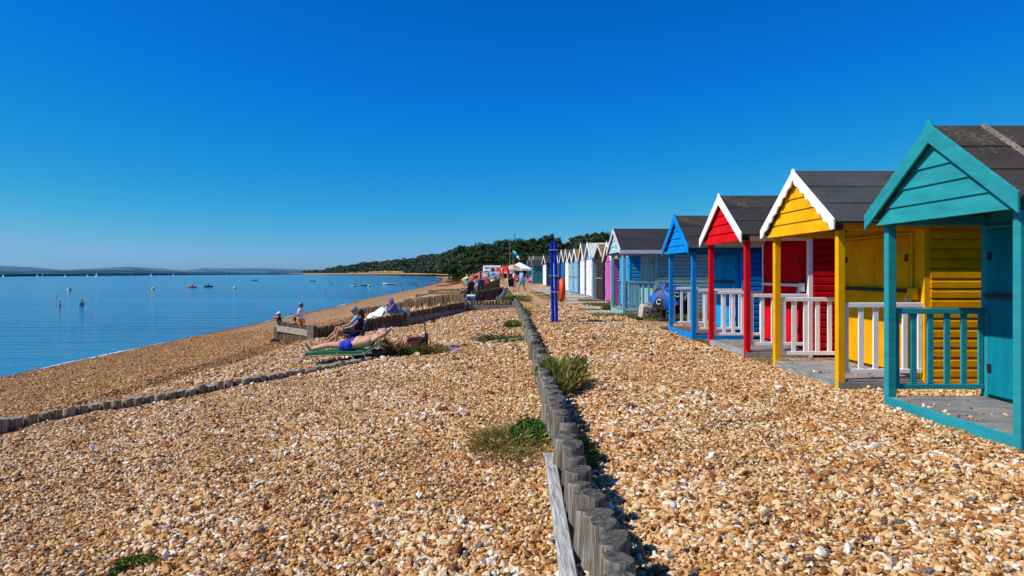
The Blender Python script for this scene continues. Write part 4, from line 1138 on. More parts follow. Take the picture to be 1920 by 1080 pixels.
# ---- man on the green lounger
lz = gz(-3.15, 15.4)
LX, LY = -3.19, 15.4
J = dict(pelvis=(0.04, 0, .36), chest=(.46, 0, .46), neck=(.64, 0, .57), head=(.735, -0.01, .645), face=(-0.55, 0.0, 0.83), up=(0.83, 0, 0.55),
         hipL=(0, -.10, .345), hipR=(0, .10, .345), knL=(-.42, -.12, .36), knR=(-.43, .12, .37), anL=(-.86, -.13, .27), anR=(-.87, .13, .28), toL=(-.95, -.17, .42), toR=(-.95, .16, .43),
         shL=(.60, -.19, .50), shR=(.60, .19, .52), elL=(.86, -.30, .66), elR=(.88, .28, .70), haL=(.83, -.09, .63), haR=(.84, .10, .65))
man = person('bare chested man in blue swim shorts lying on a green lounger', (LX, LY, lz), J, skin='skin', hair='hairgrey', bottom='royal', legs=0.30, girth=1.08, belly=0.03, voxel=0.014)
lg = thing('sun_lounger', 'green folding sun lounger with grey metal legs under the bare chested man', 'sun lounger', (LX, LY, lz))
mb = MB()
prof = [(-.93, .205), (-.5, .235), (0, .24), (.36, .25), (.80, .50)]
for a, b in zip(prof[:-1], prof[1:]):
    mb.add([(a[0], -.29, a[1]), (b[0], -.29, b[1]), (b[0], .29, b[1]), (a[0], .29, a[1]), (a[0], -.29, a[1] - .06), (b[0], -.29, b[1] - .06), (b[0], .29, b[1] - .06), (a[0], .29, a[1] - .06)], [(0, 1, 2, 3), (7, 6, 5, 4), (0, 4, 5, 1), (2, 6, 7, 3), (0, 3, 7, 4), (1, 5, 6, 2)])
mb.build('bed', plain('green_sling', (0.010, 0.17, 0.022), 0.6), lg)
mb = MB()
for y in (-.30, .30): mb.tube([(p[0], y, p[1] - 0.07) for p in prof], 0.014, 8)
mb.build('frame', M['dullmetal'], lg, smooth=True)
for y in (-.30, .30):
    for p in ([(-.90, y, .19), (-1.06, y, -.02)], [(-.20, y, .22), (-.16, y, -.02)], [(.36, y, .235), (.50, y, -.02)]):
        mb = MB(); mb.tube(p, 0.013, 8); mb.build('leg', M['dullmetal'], lg, smooth=True)
# bag under the lounger, pair of flip flops
bg_ = thing('beach_bag', 'black holdall with a white stripe under the raised back of the green lounger', 'bag', (LX + .42, LY - .1, gz(LX + .42, LY)))
mb = MB(); mb.capsule((-.24, 0, .11), (.34, 0, .12), .11, .10); mb.capsule((-.2, .06, .1), (.3, .06, .12), .1, .1); link_mesh('body', remeshed(mb, .03, [CL['charcoal']], 3), bg_)
mb = MB(); mb.bar((-.30, -.113, .10), (.12, -.121, .16), .012, .05); mb.build('stripe', CL['white'], bg_)
mb = MB(); mb.tube([(-.1, 0, .2), (-.05, 0, .29), (.12, 0, .29), (.18, 0, .21)], .012, 6); mb.build('handle', M['black'], bg_)
for i, (dx, dy, rz) in enumerate(((-.62, .05, 0.2), (-.40, .12, -.1))):
    s_ = thing('flip_flop', 'pale blue flip flop with a dark strap on the shingle beneath the green lounger', 'sandal', (LX + dx, LY + dy, gz(LX + dx, LY + dy) + .03), rz, 'pair of flip flops')
    mb = MB(); n = 14; mb.v += [(.14 * math.cos(6.283 * k / n), .05 * math.sin(6.283 * k / n) * (1 + .25 * math.cos(6.283 * k / n)), zz) for zz in (0, .025) for k in range(n)]
    mb.f += [tuple(range(n - 1, -1, -1)), tuple(range(n, 2 * n))] + [(k, (k + 1) % n, n + (k + 1) % n, n + k) for k in range(n)]; mb.m += [0] * (n + 2)
    mb.build('sole', CL['lightblue'], s_)
    mb = MB(); mb.tube([(-.02, -.05, .025), (.03, -.03, .07), (.07, 0, .03)], .011, 6); mb.tube([(-.02, .05, .025), (.03, .03, .07), (.07, 0, .03)], .011, 6); mb.build('strap', CL['navy'], s_)

# ---- seated woman and the man behind her
WX, WY = xat(657, 20.9), 20.9
wz = gz(WX, WY)
def low_chair(name, label, loc, mat, rz=0.0, high=0.62, group=None):
    c = thing(name, label, 'camping chair', loc, rz, group)
    mb = MB(); mb.box(-.28, .24, -.27, .27, .25, .28); mb.build('seat', mat, c, bevel=.01)
    mb = MB(); mb.add([(.20, -.27, .24), (.20, .27, .24), (.42, .27, .26 + high), (.42, -.27, .26 + high), (.235, -.27, .23), (.235, .27, .23), (.455, .27, .25 + high), (.455, -.27, .25 + high)], [(0, 1, 2, 3), (7, 6, 5, 4), (0, 4, 5, 1), (1, 5, 6, 2), (2, 6, 7, 3), (3, 7, 4, 0)]); mb.build('backrest', mat, c)
    for y in (-.28, .28):
        mb = MB(); mb.tube([(-.26, y, 0), (.26, y, .30)], .012, 6); mb.build('leg', M['darkmetal'], c); mb = MB(); mb.tube([(.30, y, 0), (-.24, y, .28)], .012, 6); mb.build('leg', M['darkmetal'], c)
        mb = MB(); mb.box(-.22, .28, y - .025, y + .025, .44, .47); mb.build('armrest', M['black'], c)
        mb = MB(); mb.tube([(-.2, y, .28), (-.2, y, .44)], .011, 6); mb.build('arm_support', M['darkmetal'], c)
    return c
low_chair('beach_chair', 'low dark navy beach chair under the seated woman', (WX + .12, WY, wz), CL['navy'], high=.5)
J = dict(pelvis=(.20, 0, .40), chest=(.28, 0, .66), neck=(.32, 0, .84), head=(.29, 0, .965), face=(-1, -.25, -.12),
         hipL=(.16, -.09, .39), hipR=(.16, .09, .39), knL=(-.33, -.12, .47), knR=(-.30, .13, .42), anL=(-.44, -.11, .07), anR=(-.70, .10, .09), toL=(-.58, -.12, .03), toR=(-.84, .10, .06),
         shL=(.31, -.17, .78), shR=(.30, .17, .78), elL=(.10, -.22, .58), elR=(.10, .22, .58), haL=(-.14, -.14, .52), haR=(-.12, .10, .53))
person('dark haired woman in a navy sundress sitting on a low chair behind the lounger', (WX, WY, wz), J, s=0.97, skin='skintan', hair='hairdark', top='navy', bottom='navy', sleeves=0, legs=.62, hairlen=.13, voxel=.015)
MX, MY = xat(652, 21.9), 21.9; mz = gz(MX, MY)
low_chair('beach_chair', 'low grey beach chair under the man in the grey cap', (MX + .12, MY, mz), CL['grey'], high=.4)
J2 = dict(J); J2['head'] = (.22, 0, 1.0); J2['neck'] = (.27, 0, .87); J2['face'] = (-1, .1, -.35)
person('man in a grey cap and pale blue shirt sitting beyond the dark haired woman', (MX, MY, mz), J2, s=1.0, skin='skintan', hair='hairgrey', top='lightblue', bottom='grey', sleeves=.5, legs=.7, hat='cap', hatcol='grey', voxel=.016)

# ---- children at the end of the groyne
bx, by = xat(564.5, 28.3), 28.3; bz = gz(bx, by)
person('boy in a white T-shirt, orange shorts and grey cap standing behind the stakes', (bx, by, bz), standing(EYE - bz - 54.5 * 28.3 / 1280 - 0.0, (-1, .15, 0), .06, armL=((-.25, -.1, -1), (-1, -.1, .35)), armR=((.1, 0, -1), (.25, 0, -1))), s=.9, skin='skintan', hair='hairdark', top='white', bottom='orange', sleeves=.55, legs=.85, hat='cap', hatcol='grey', voxel=.015, top_low=-.1)
kx, ky = xat(523.5, 28.6), 28.6; kz = gz(kx, ky)
person('small child in a white cap and navy top pointing left', (kx, ky, kz), standing(EYE - kz - 72.5 * 28.6 / 1280, (-1, -.1, 0), .05, armL=((-1, -.1, .02), (-1, -.1, -.02)), armR=((-.1, 0, -1), (-.3, 0, -1))), s=.74, skin='skintan', hair='hairbrown', top='navy', bottom='orange', sleeves=.95, sleevecol='orange', legs=.7, hat='cap', hatcol='white', voxel=.014, top_low=-.05)
cx, cy = xat(553, 29.2), 29.2; cz = gz(cx, cy)
J = dict(pelvis=(.18, 0, .20), chest=(.05, 0, .42), neck=(0, 0, .56), head=(-.03, 0, .66), face=(-1, 0, -.3), hipL=(.15, -.08, .2), hipR=(.15, .08, .2), knL=(-.15, -.1, .36), knR=(-.12, .12, .36), anL=(-.02, -.1, .06), anR=(0, .12, .06), toL=(-.14, -.1, .03), toR=(-.12, .12, .03),
         shL=(.0, -.14, .50), shR=(.0, .14, .50), elL=(-.20, -.16, .50), elR=(-.14, .18, .38), haL=(-.42, -.15, .53), haR=(-.26, .12, .28))
person('dark haired child crouching on the shingle between the pointing child and the boy', (cx, cy, cz), J, s=.82, skin='skintan', hair='hairdark', bottom='charcoal', legs=.5, voxel=.015)
b_ = thing('beach_bag', 'small white and blue bag at the foot of the small pointing child', 'bag', (xat(529, 27.3), 27.3, gz(xat(529, 27.3), 27.3)))
mb = MB(); mb.capsule((-.1, 0, .1), (.12, 0, .14), .1, .13); link_mesh('body', remeshed(mb, .03, [CL['white']], 3), b_); mb = MB(); mb.tube([(-.05, 0, .2), (0, 0, .36), (.1, 0, .3)], .012, 6); mb.build('handle', CL['navy'], b_)
fx, fy = xat(515, 26.0), 26.0
rk = thing('sandal', 'dark sandal left on the beach below the end of the groyne', 'sandal', (fx, fy, gz(fx, fy)))
mb = MB(); mb.capsule((-.14, 0, .04), (.14, .05, .05), .05, .06); link_mesh('sole', remeshed(mb, .02, [CL['charcoal']], 2), rk); mb = MB(); mb.tube([(-.08, -.05, .05), (-.02, 0, .13), (.05, .06, .06)], .015, 6); mb.build('strap', CL['black'], rk)

# ---- reader under the purple hat
px_, py_ = xat(735, 28.9), 28.9; pz_ = gz(px_, py_) + .01
J = dict(pelvis=(.14, 0, .12), chest=(.12, 0, .38), neck=(.06, 0, .56), head=(-.03, 0, .65), face=(-1, -.1, -.35), hipL=(.1, -.09, .12), hipR=(.1, .09, .12), knL=(-.32, -.12, .40), knR=(-.36, .1, .36), anL=(-.72, -.12, .10), anR=(-.80, .1, .08), toL=(-.86, -.12, .08), toR=(-.93, .1, .09),
         shL=(.10, -.17, .50), shR=(.08, .17, .50), elL=(-.05, -.22, .30), elR=(-.06, .22, .30), haL=(-.26, -.14, .36), haR=(-.26, .1, .38))
person('person in a purple hat and patterned purple top sitting on the raised shingle', (px_, py_, pz_), J, s=.98, skin='skin', hair='hairbrown', top='purple', bottom='grey', sleeves=1.4, legs=1.4, hat='sun', hatcol='purple', voxel=.017)
tw = thing('towel', 'white towel draped over the raised knees of the person in the purple hat', 'towel', (px_, py_, pz_))
prof = [(-1.02, .05), (-.9, .16), (-.75, .22), (-.55, .36), (-.38, .47), (-.25, .48), (-.16, .40)]
mb = MB(); n = len(prof)
for i, (x, z) in enumerate(prof):
    for k in range(7):
        t = k / 6; y = -.34 + .60 * t; dz = -.30 * min(1, (z + .05) / .4) * abs(2 * t - 1) ** 2 * (1 + .4 * math.sin(i * 2.1 + k)); mb.v.append((x + .02 * math.sin(k * 2 + i), y, z + dz + .012 * math.sin(3 * k + i * 1.7)))
for i in range(n - 1):
    for k in range(6): mb.f.append((i * 7 + k, i * 7 + k + 1, i * 7 + k + 8, i * 7 + k + 7)); mb.m.append(0)
mb.build('cloth', CL['white'], tw, smooth=True)
b_ = thing('beach_bag', 'teal and blue soft bag behind the person in the purple hat', 'bag', (xat(751, 29), 29, gz(xat(751, 29), 29)))
mb = MB(); mb.capsule((-.12, 0, .14), (.05, 0, .18), .14, .13); link_mesh('body', remeshed(mb, .03, [CL['cyan']], 3), b_); mb = MB(); mb.capsule((.1, 0, .10), (.28, .02, .08), .10, .09); link_mesh('pocket', remeshed(mb, .03, [CL['charcoal']], 3), b_)
mb = MB(); mb.tube([(-.1, 0, .26), (-.04, 0, .38), (.06, 0, .3)], .012, 6); mb.build('handle', CL['navy'], b_)

# ---- trolley suitcase, towel, purple cloth by the scrubby plant
tx, ty = xat(783, 16.6), 16.6; tz = gz(tx, ty)
tr = thing('trolley_bag', 'red and black trolley bag with its long handle pulled up behind the scrubby plant', 'trolley bag', (tx, ty, tz), R(8))
mb = MB(); mb.box(-.24, .20, -.13, .13, .05, .33); mb.build('case', CL['black'], tr, bevel=.04)
mb = MB(); mb.box(-.265, -.243, -.11, .11, .08, .30); mb.build('front_panel', CL['red'], tr, bevel=.008)
mb = MB(); mb.bar((-.2, -.14, .2), (.08, -.14, .25), .02, .05); mb.build('strap', CL['red'], tr)
mb = MB(); mb.box(.17, .25, -.12, .12, .06, .42); mb.build('back_frame', M['black'], tr, bevel=.01)
h = MB(); h.tube([(.20, -.09, .40), (.10, -.09, 1.16)], .011, 6); h.tube([(.20, .07, .40), (.10, .07, 1.16)], .011, 6); h.tube([(.10, -.11, 1.16), (.10, .09, 1.16)], .018, 8); h.build('handle', M['black'], tr)
for y in (-.12, .12):
    mb = MB(); mb.tube([(.2, y - .02, .045), (.2, y + .02, .045)], .045, 12); mb.build('wheel', M['black'], tr)
def cloth(name, label, px, Y, w, d, mat, hgt=.06, seed=0):
    x = xat(px, Y); r = random.Random(seed); mb = MB(); n = 12
    for i in range(n + 1):
        for k in range(n + 1):
            u, v = i / n - .5, k / n - .5
            mb.v.append((u * w, v * d, hgt * (.5 + .5 * math.sin(9 * u + seed) * math.cos(7 * v + 2 * seed)) * max(0, 1 - 3.4 * max(abs(u), abs(v)) ** 2) + .015 + r.uniform(0, .012)))
    for i in range(n):
        for k in range(n): mb.f.append((i * (n + 1) + k, (i + 1) * (n + 1) + k, (i + 1) * (n + 1) + k + 1, i * (n + 1) + k + 1)); mb.m.append(0)
    o = mb.build(name, mat, None, (x, Y, gz(x, Y) + .01), (0, 0, r.uniform(-.4, .4)), smooth=True); tag(o, label, 'towel'); return o
cloth('towel', 'teal towel heaped beside the red trolley bag', 755, 16.2, .5, .4, CL['teal'], .16, 2)
cloth('towel', 'small mauve cloth lying on the shingle right of the scrubby plant', 846, 15.9, .36, .5, plain('mauve_cloth', (.30, .25, .42), .9), .08, 5)

# ---- camping chairs and their sitters beyond the groyne
for px, Y, lab, c, plab, top in ((874, 40.0, 'high backed black camping chair left of the pair beyond the groyne', CL['black'], 'person in black shorts leaning back in the left hand black camping chair', 'black'),
                            (893, 40.6, 'high backed charcoal camping chair right of the pair beyond the groyne', CL['charcoal'], 'person in a blue top leaning back in the right hand charcoal camping chair', 'lightblue')):
    x = xat(px, Y); z = gz(x, Y) + .02
    low_chair('camping_chair', lab, (x, Y, z), c, R(-38), high=.78)
    J = dict(pelvis=(.08, 0, .38), chest=(.22, 0, .62), neck=(.29, 0, .82), head=(.26, 0, .95), face=(-1, .1, -.1), hipL=(.05, -.09, .37), hipR=(.05, .09, .37), knL=(-.36, -.14, .44), knR=(-.36, .14, .44), anL=(-.62, -.14, .1), anR=(-.66, .12, .1), toL=(-.76, -.14, .08), toR=(-.80, .12, .08),
             shL=(.24, -.17, .74), shR=(.24, .17, .74), elL=(.02, -.24, .56), elR=(.02, .24, .56), haL=(-.22, -.20, .56), haR=(-.22, .18, .56))
    person(plab, (x, Y, z), J, skin='skintan', hair='hairdark', top=top if top != 'black' else None, bottom='black', sleeves=.5, legs=.8, voxel=.022, fingers=False).rotation_euler.z = R(-38)
cx_, cy_ = xat(883.5, 34.6), 34.6; cz_ = gz(cx_, cy_)
cb = thing('cool_box', 'blue cool box with a white lid standing behind the grey beam', 'cool box', (cx_, cy_, cz_), R(-6))
mb = MB(); mb.box(-.20, .20, -.15, .15, 0, .34); mb.build('box', plain('blue_plastic', (.01, .10, .38), .4), cb, bevel=.02)
mb = MB(); mb.box(-.21, .21, -.16, .16, .342, .41); mb.build('lid', CL['white'], cb, bevel=.02)
mb = MB(); mb.tube([(-.215, 0, .3), (-.225, 0, .44), (.225, 0, .44), (.215, 0, .3)], .012, 6); mb.build('handle', CL['white'], cb)
mt_ = cloth('beach_mat', 'dark blue mat lying beside the blue cool box', 896, 34.4, .9, .5, CL['navy'], .08, 3)
bgx, bgy = xat(937, 36.6), 36.6; bgz = gz(bgx, bgy)
bb = thing('padded_bag', 'grey blue padded bag leaning on the timber wall', 'bag', (bgx, bgy, bgz))
mb = MB(); mb.capsule((0, 0, .10), (.30, .05, .52), .14, .10); mb.capsule((.02, .1, .12), (.30, .12, .5), .13, .1); link_mesh('body', remeshed(mb, .035, [plain('denim_blue', (.09, .13, .24), .8)], 3), bb)
mb = MB(); mb.box(-.20, -.14, -.1, .06, 0, .24); mb.build('side_pocket', CL['grey'], bb, bevel=.02)
mb = MB(); mb.tube([(.26, 0, .55), (.38, .02, .72), (.44, .02, .66)], .03, 8); mb.build('strap', CL['black'], bb)

# ---- walker on the shingle path
wx_, wy_ = xat(978, 49.5), 49.5; wz_ = gz(wx_, wy_)
person('person in blue shirt, teal shorts and sun hat walking along the path', (wx_, wy_, wz_), standing(EYE - wz_ + 9 * 49.5 / 1280 - .02, (-.9, -.45, 0), .27, armL=((-.2, -.1, -1), (-.6, -.3, -.8)), armR=((.15, .1, -1), (.0, 0, -1))), skin='skintan', hair='hairbrown', top='lightblue', bottom='teal', sleeves=1.0, legs=.72, hat='sun', hatcol='beige', voxel=.02, shoe='white', top_low=-.05)
pxm = xat(959, 53.0); pz0 = gz(pxm, 53.0)
st = thing('pushchair', 'dark pushchair with a blue hood on the path behind the red flag', 'pushchair', (pxm, 53.0, pz0), R(100))
mb = MB(); mb.box(-.25, .25, -.22, .22, .38, .46); mb.box(.16, .24, -.22, .22, .46, .95); mb.build('seat', CL['black'], st, bevel=.02)
mb = MB(); mb.ellip((.06, 0, .92), (.26, .22, .20), 14, 8, 0, None, 0.0); mb.build('hood', CL['navy'], st, smooth=True)
mb = MB()
for y in (-.25, .25): mb.tube([(-.4, y, .1), (.35, y, .75), (.55, y, 1.02)], .013, 6); mb.tube([(.4, y, .1), (-.1, y, .5)], .013, 6)
mb.tube([(.55, -.25, 1.02), (.55, .25, 1.02)], .016, 6); mb.build('frame', M['steel'], st)
for x in (-.4, .4):
    for y in (-.27, .27): mb = MB(); mb.tube([(x, y - .02, .11), (x, y + .02, .11)], .11, 14); mb.build('wheel', M['black'], st)

# ---- pair sheltering behind the blue and black umbrella
UX, UY = 5.22, 21.6; uz = gz(UX, UY)
um = thing('umbrella', 'open blue and black golf umbrella with a white ring emblem beside the blue hut', 'umbrella', (UX + .34, UY - .15, uz + .74))
ax = V((-.42, -.52, .74)).normalized(); Q = ax.to_track_quat('Z', 'Y').to_matrix()
rad = .60; nseg = 8; tilt0 = .22
for k in range(nseg):
    mb = MB(); n = 5; rings = 6
    for i in range(rings + 1):
        t = i / rings
        for q in range(n + 1):
            u = q / n; ang = tilt0 + 2 * math.pi * (k + u) / nseg
            sag = 1 - .07 * math.sin(math.pi * u) * t * t - 0.0
            rr = rad * math.sin(t * 1.05) / math.sin(1.05) * (math.cos(math.pi / nseg) / math.cos(math.pi * (2 * u - 1) / nseg)) * sag
            zz = .40 * math.cos(t * 1.35) - .02 * math.sin(math.pi * u) * t
            mb.v.append(tuple(Q @ V((rr * math.cos(ang), rr * math.sin(ang), zz))))
    for i in range(rings):
        for q in range(n): mb.f.append((i * (n + 1) + q, (i + 1) * (n + 1) + q, (i + 1) * (n + 1) + q + 1, i * (n + 1) + q + 1)); mb.m.append(0)
    pn = mb.build('canopy_panel', plain('umbrella_blue', (.005, .10, .48), .45) if k % 2 == 0 else plain('umbrella_black', (.012, .013, .018), .45), um, smooth=True)
    if k == 5 or k == 7:
        # white ring and bar emblem printed on the black panels
        c_ = []; e = MB(); ang = tilt0 + 2 * math.pi * (k + .5) / nseg; t = .66
        base = Q @ V((rad * math.sin(t * 1.05) / math.sin(1.05) * .94 * math.cos(ang), rad * math.sin(t * 1.05) / math.sin(1.05) * .94 * math.sin(ang), .40 * math.cos(t * 1.35) + .012))
        nrm = (base - Q @ V((0, 0, -.25))).normalized(); E = nrm.to_track_quat('Z', 'Y').to_matrix()
        pts = [base + E @ V((.075 * math.cos(a), .075 * math.sin(a), .008)) for a in np.linspace(.5, 5.6, 18)]
        e.tube(pts, .011, 5); e.build('emblem', CL['white'], pn)
mb = MB(); mb.tube([Q @ V((0, 0, .46)), Q @ V((0, 0, -.42))], .008, 8); mb.build('shaft', M['steel'], um)
mb = MB(); mb.tube([Q @ V((0, 0, -.40)), Q @ V((0, 0, -.55)), Q @ V((.05, 0, -.58)), Q @ V((.08, 0, -.52))], .014, 8); mb.build('handle', M['black'], um)
mb = MB()
for k in range(nseg):
    ang = tilt0 + 2 * math.pi * k / nseg; mb.tube([Q @ V((.25 * math.cos(ang), .25 * math.sin(ang), .36)), Q @ V((.02 * math.cos(ang), .02 * math.sin(ang), .05))], .004, 4)
mb.build('ribs', M['steel'], um)
for (dx, dy, lab, plab, bot, shoe, hair_, top) in ((.14, .75, 'folding chair under the person in pale trousers behind the umbrella', 'person in pale trousers and black shoes hidden behind the golf umbrella', 'beige', 'black', 'hairbrown', 'purple'),
                                      (.72, .28, 'folding chair behind the rails of the bright blue hut', 'person in black trousers sitting between the golf umbrella and the blue hut', 'black', 'charcoal', 'hairbrown', 'black')):
    z = gz(UX + dx, UY + dy)
    low_chair('camping_chair', lab, (UX + dx, UY + dy, z), CL['charcoal'], R(15), high=.5)
    J = dict(pelvis=(.05, 0, .40), chest=(.12, 0, .66), neck=(.12, 0, .85), head=(.10, 0, .98), face=(-1, -.35, -.1), hipL=(0, -.09, .39), hipR=(0, .09, .39), knL=(-.40, -.17, .46), knR=(-.40, .10, .46), anL=(-.47, -.24, .08), anR=(-.46, .08, .08), toL=(-.60, -.28, .045), toR=(-.58, .05, .045),
             shL=(.12, -.17, .78), shR=(.12, .17, .78), elL=(-.02, -.24, .56), elR=(-.02, .22, .56), haL=(-.2, -.18, .55), haR=(-.2, .14, .55))
    person(plab, (UX + dx, UY + dy, z), J, skin='skintan', hair=hair_, top=top, bottom=bot, sleeves=1.6, legs=1.85, shoe=shoe, voxel=.02, fingers=False)

# ---- blue poles with the lifebuoy
pl = thing('lifebuoy_post', 'tall pair of blue poles carrying an orange lifebuoy housing beside the path', 'lifebuoy post', (1.95, 21.2, gz(1.95, 21.2)))
bp_ = paint('pole_blue_paint', (.006, .045, .42), rough=.35)
for x, y, t in ((0.0, 0.15, 2.50), (.10, -.02, 2.49)):
    mb = MB(); mb.tube([(x, y, -.2), (x - .055, y, t)], .052, 14); mb.tube([(x - .055, y, t), (x - .055, y, t + .012)], .055, 14); mb.build('pole', bp_, pl, smooth='auto')
for z in (.95, 1.45, 2.25):
    mb = MB(); mb.box(-.12, .13, -.085, .22, z, z + .03); mb.build('clamp', M['steel'], pl, bevel=.004)
mb = MB(); mb.tube([(.10, .32, 0), (.06, .32, 2.48)], .016, 8); mb.build('thin_pole', M['steel'], pl, smooth=True)
# lifebuoy in a moulded housing: a fat ring with a dished back, facing the huts
Ry = Matrix.Rotation(R(90), 3, 'Y') ; mb = MB()
om = plain('lifebuoy_orange', (.80, .075, .006), .4, var=.08)
seg_a, seg_b = 32, 12; vs = []; fs = []
for i in range(seg_a):
    a = 2 * math.pi * i / seg_a
    for k in range(seg_b):
        b2 = 2 * math.pi * k / seg_b; rr = .265 + .115 * math.cos(b2); vs.append((.095 * math.sin(b2), rr * math.cos(a) * .92, rr * math.sin(a) * 1.02))
for i in range(seg_a):
    for k in range(seg_b): fs.append((i * seg_b + k, ((i + 1) % seg_a) * seg_b + k, ((i + 1) % seg_a) * seg_b + (k + 1) % seg_b, i * seg_b + (k + 1) % seg_b))
mb.add([(x + .26, y + .06, z + 1.03) for x, y, z in vs], fs)
hb_ = mb.build('lifebuoy', om, pl, smooth=True)
mb = MB(); mb.lathe([(.20, 0), (.22, .02), (.12, .06), (.001, .07)], 24, 0, (.27, .06, 1.03), Ry); mb.build('housing_back', om, hb_, smooth=True)
mb = MB(); mb.bar((.0, .06, 1.03), (.22, .06, 1.03), .05, .05); mb.bar((.1, .06, 1.38), (.26, .06, 1.40), .03, .05); mb.build('bracket', M['darkmetal'], pl)
# ================================================================== PLANTS
M['green'] = leafmat('fresh_leaf', [(0.0, (0.025, 0.055, 0.008)), (0.6, (0.07, 0.16, 0.016)), (1.0, (0.16, 0.26, 0.03))])
M['grassgreen'] = leafmat('grass_green', [(0.0, (0.09, 0.11, 0.015)), (0.6, (0.22, 0.28, 0.035)), (1.0, (0.42, 0.44, 0.09))], trans=.4)
M['drygrass'] = leafmat('dry_grass', [(0.0, (0.10, 0.10, 0.018)), (0.45, (0.22, 0.24, 0.04)), (0.8, (0.42, 0.34, 0.10)), (1.0, (0.58, 0.46, 0.18))], trans=.4)
M['russet'] = leafmat('russet_stems', [(0.0, (0.09, 0.05, 0.015)), (0.4, (0.24, 0.12, 0.03)), (0.7, (0.20, 0.17, 0.03)), (1.0, (0.42, 0.26, 0.09))], trans=.4)
M['brownscrub'] = leafmat('brown_scrub', [(0.0, (0.05, 0.035, 0.012)), (0.5, (0.13, 0.09, 0.025)), (0.8, (0.10, 0.12, 0.02)), (1.0, (0.26, 0.15, 0.05))])


def blades(n, rx, ry, h, w, lean, seed, dens=0.5, curl=0.5):
    r = np.random.default_rng(seed); v = []; f = []; tone = []
    for i in range(n):
        a = r.uniform(0, 6.283); q = r.random() ** dens
        x = rx * q * math.cos(a); y = ry * q * math.sin(a)
        hh = h * r.uniform(.35, 1.0) * (1 - .45 * q)
        la = a + r.normal(0, .8); ln = lean * r.uniform(.2, 1.2) * hh
        dx, dy = math.cos(la) * ln, math.sin(la) * ln
        wa = r.uniform(0, 3.14); wx, wy = math.cos(wa) * w / 2, math.sin(wa) * w / 2
        b = len(v); m = .55
        v += [(x - wx, y - wy, -.02), (x + wx, y + wy, -.02), (x + dx * m * .6 + wx * .8, y + dy * m * .6 + wy * .8, hh * .6), (x + dx * m * .6 - wx * .8, y + dy * m * .6 - wy * .8, hh * .6),
              (x + dx + wx * .15, y + dy + wy * .15, hh * (1 - curl * r.random() * .4)), (x + dx - wx * .15, y + dy - wy * .15, hh * (1 - curl * r.random() * .4))]
        f += [(b, b + 1, b + 2, b + 3), (b + 3, b + 2, b + 4, b + 5)]
        t = r.random(); tone += [t, min(1, t + .12)]
    return v, f, tone


def leaves(n, rx, ry, h, size, seed, flat=.6):
    r = np.random.default_rng(seed); v = []; f = []; tone = []
    for i in range(n):
        a = r.uniform(0, 6.283); q = r.random() ** .5; top = h * (1 - .7 * q * q)
        c = V((rx * q * math.cos(a), ry * q * math.sin(a), top * r.random() ** .6))
        d = V((r.normal(), r.normal(), r.normal() * flat + .4)).normalized(); u = d.orthogonal().normalized(); w = d.cross(u); u = u * math.cos(a * 3) + w * math.sin(a * 3); w = d.cross(u)
        s = size * r.uniform(.5, 1.2); b = len(v)
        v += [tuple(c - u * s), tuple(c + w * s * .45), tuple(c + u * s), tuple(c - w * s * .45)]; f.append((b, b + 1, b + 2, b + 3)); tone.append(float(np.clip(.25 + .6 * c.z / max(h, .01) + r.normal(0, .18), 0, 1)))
    return v, f, tone


def plant(name, label, px, Y, parts, cat='plant', group=None, x=None):
    x = xat(px, Y) if x is None else x
    root = thing(name, label, cat, (x, Y, gz(x, Y)), group=group)
    for nm, (v, f, t), mat, off in parts:
        link_mesh(nm, np_mesh(nm, v, f, M[mat], tone=t), root, off)
    return root


plant('grass_tuft', 'tall green and straw coloured grass tuft right of the timber wall', 1054, 9.9, [('blades', blades(2600, .25, .62, .60, .0032, .55, 1, .8), 'drygrass', (0, 0, 0)), ('green_blades', blades(1100, .16, .5, .58, .0032, .4, 2, .8), 'grassgreen', (-.08, 0, 0)), ('side_blades', blades(500, .17, .25, .30, .005, .8, 12, .8), 'drygrass', (.28, .1, 0))])
plant('low_plant', 'green and russet spreading plant left of the timber wall in the foreground', 962, 6.75, [('foliage', leaves(1900, .24, .50, .22, .022, 3), 'green', (.20, .35, 0)), ('dry_stems', blades(1700, .40, .75, .17, .005, 1.2, 4), 'russet', (-.02, -.05, 0)), ('twigs', blades(500, .40, .7, .24, .005, 1.0, 5), 'drygrass', (-.02, .1, 0)), ('creeping_leaves', leaves(700, .34, .70, .10, .018, 35), 'green', (.0, -.1, 0))])
plant('low_plant', 'small feathery green plant alone in the shingle at the bottom left', 255, 4.42, [('foliage', leaves(700, .17, .085, .06, .015, 6), 'green', (0, .07, 0)), ('creeping_shoot', leaves(260, .05, .10, .045, .014, 7), 'green', (-.085, -.05, 0))])
plant('low_plant', 'dark creeping plant in the shadow right of the timber wall', 1098, 6.45, [('foliage', leaves(900, .13, .55, .09, .02, 8), 'green', (0, .1, 0)), ('dry_stems', blades(300, .16, .5, .14, .006, 1.0, 9), 'drygrass', (0, .1, 0))])
plant('low_plant', 'thin green shoots in the shadow of the timber wall behind the grass tuft', 1030, 12.2, [('foliage', leaves(420, .14, .7, .14, .025, 31), 'green', (0, 0, 0)), ('dry_stems', blades(300, .14, .7, .26, .007, .8, 32), 'drygrass', (0, 0, 0))])
plant('scrubby_plant', 'wide russet and green scrubby plant in front of the red trolley bag', 782, 15.6, [('foliage', leaves(1200, .46, .28, .26, .03, 10), 'green', (.0, -.1, 0)), ('dry_stems', blades(1500, .50, .36, .34, .006, .7, 11), 'russet', (.24, .05, 0)), ('dead_stems', blades(800, .28, .26, .46, .006, .6, 13), 'russet', (-.50, 0, 0))])
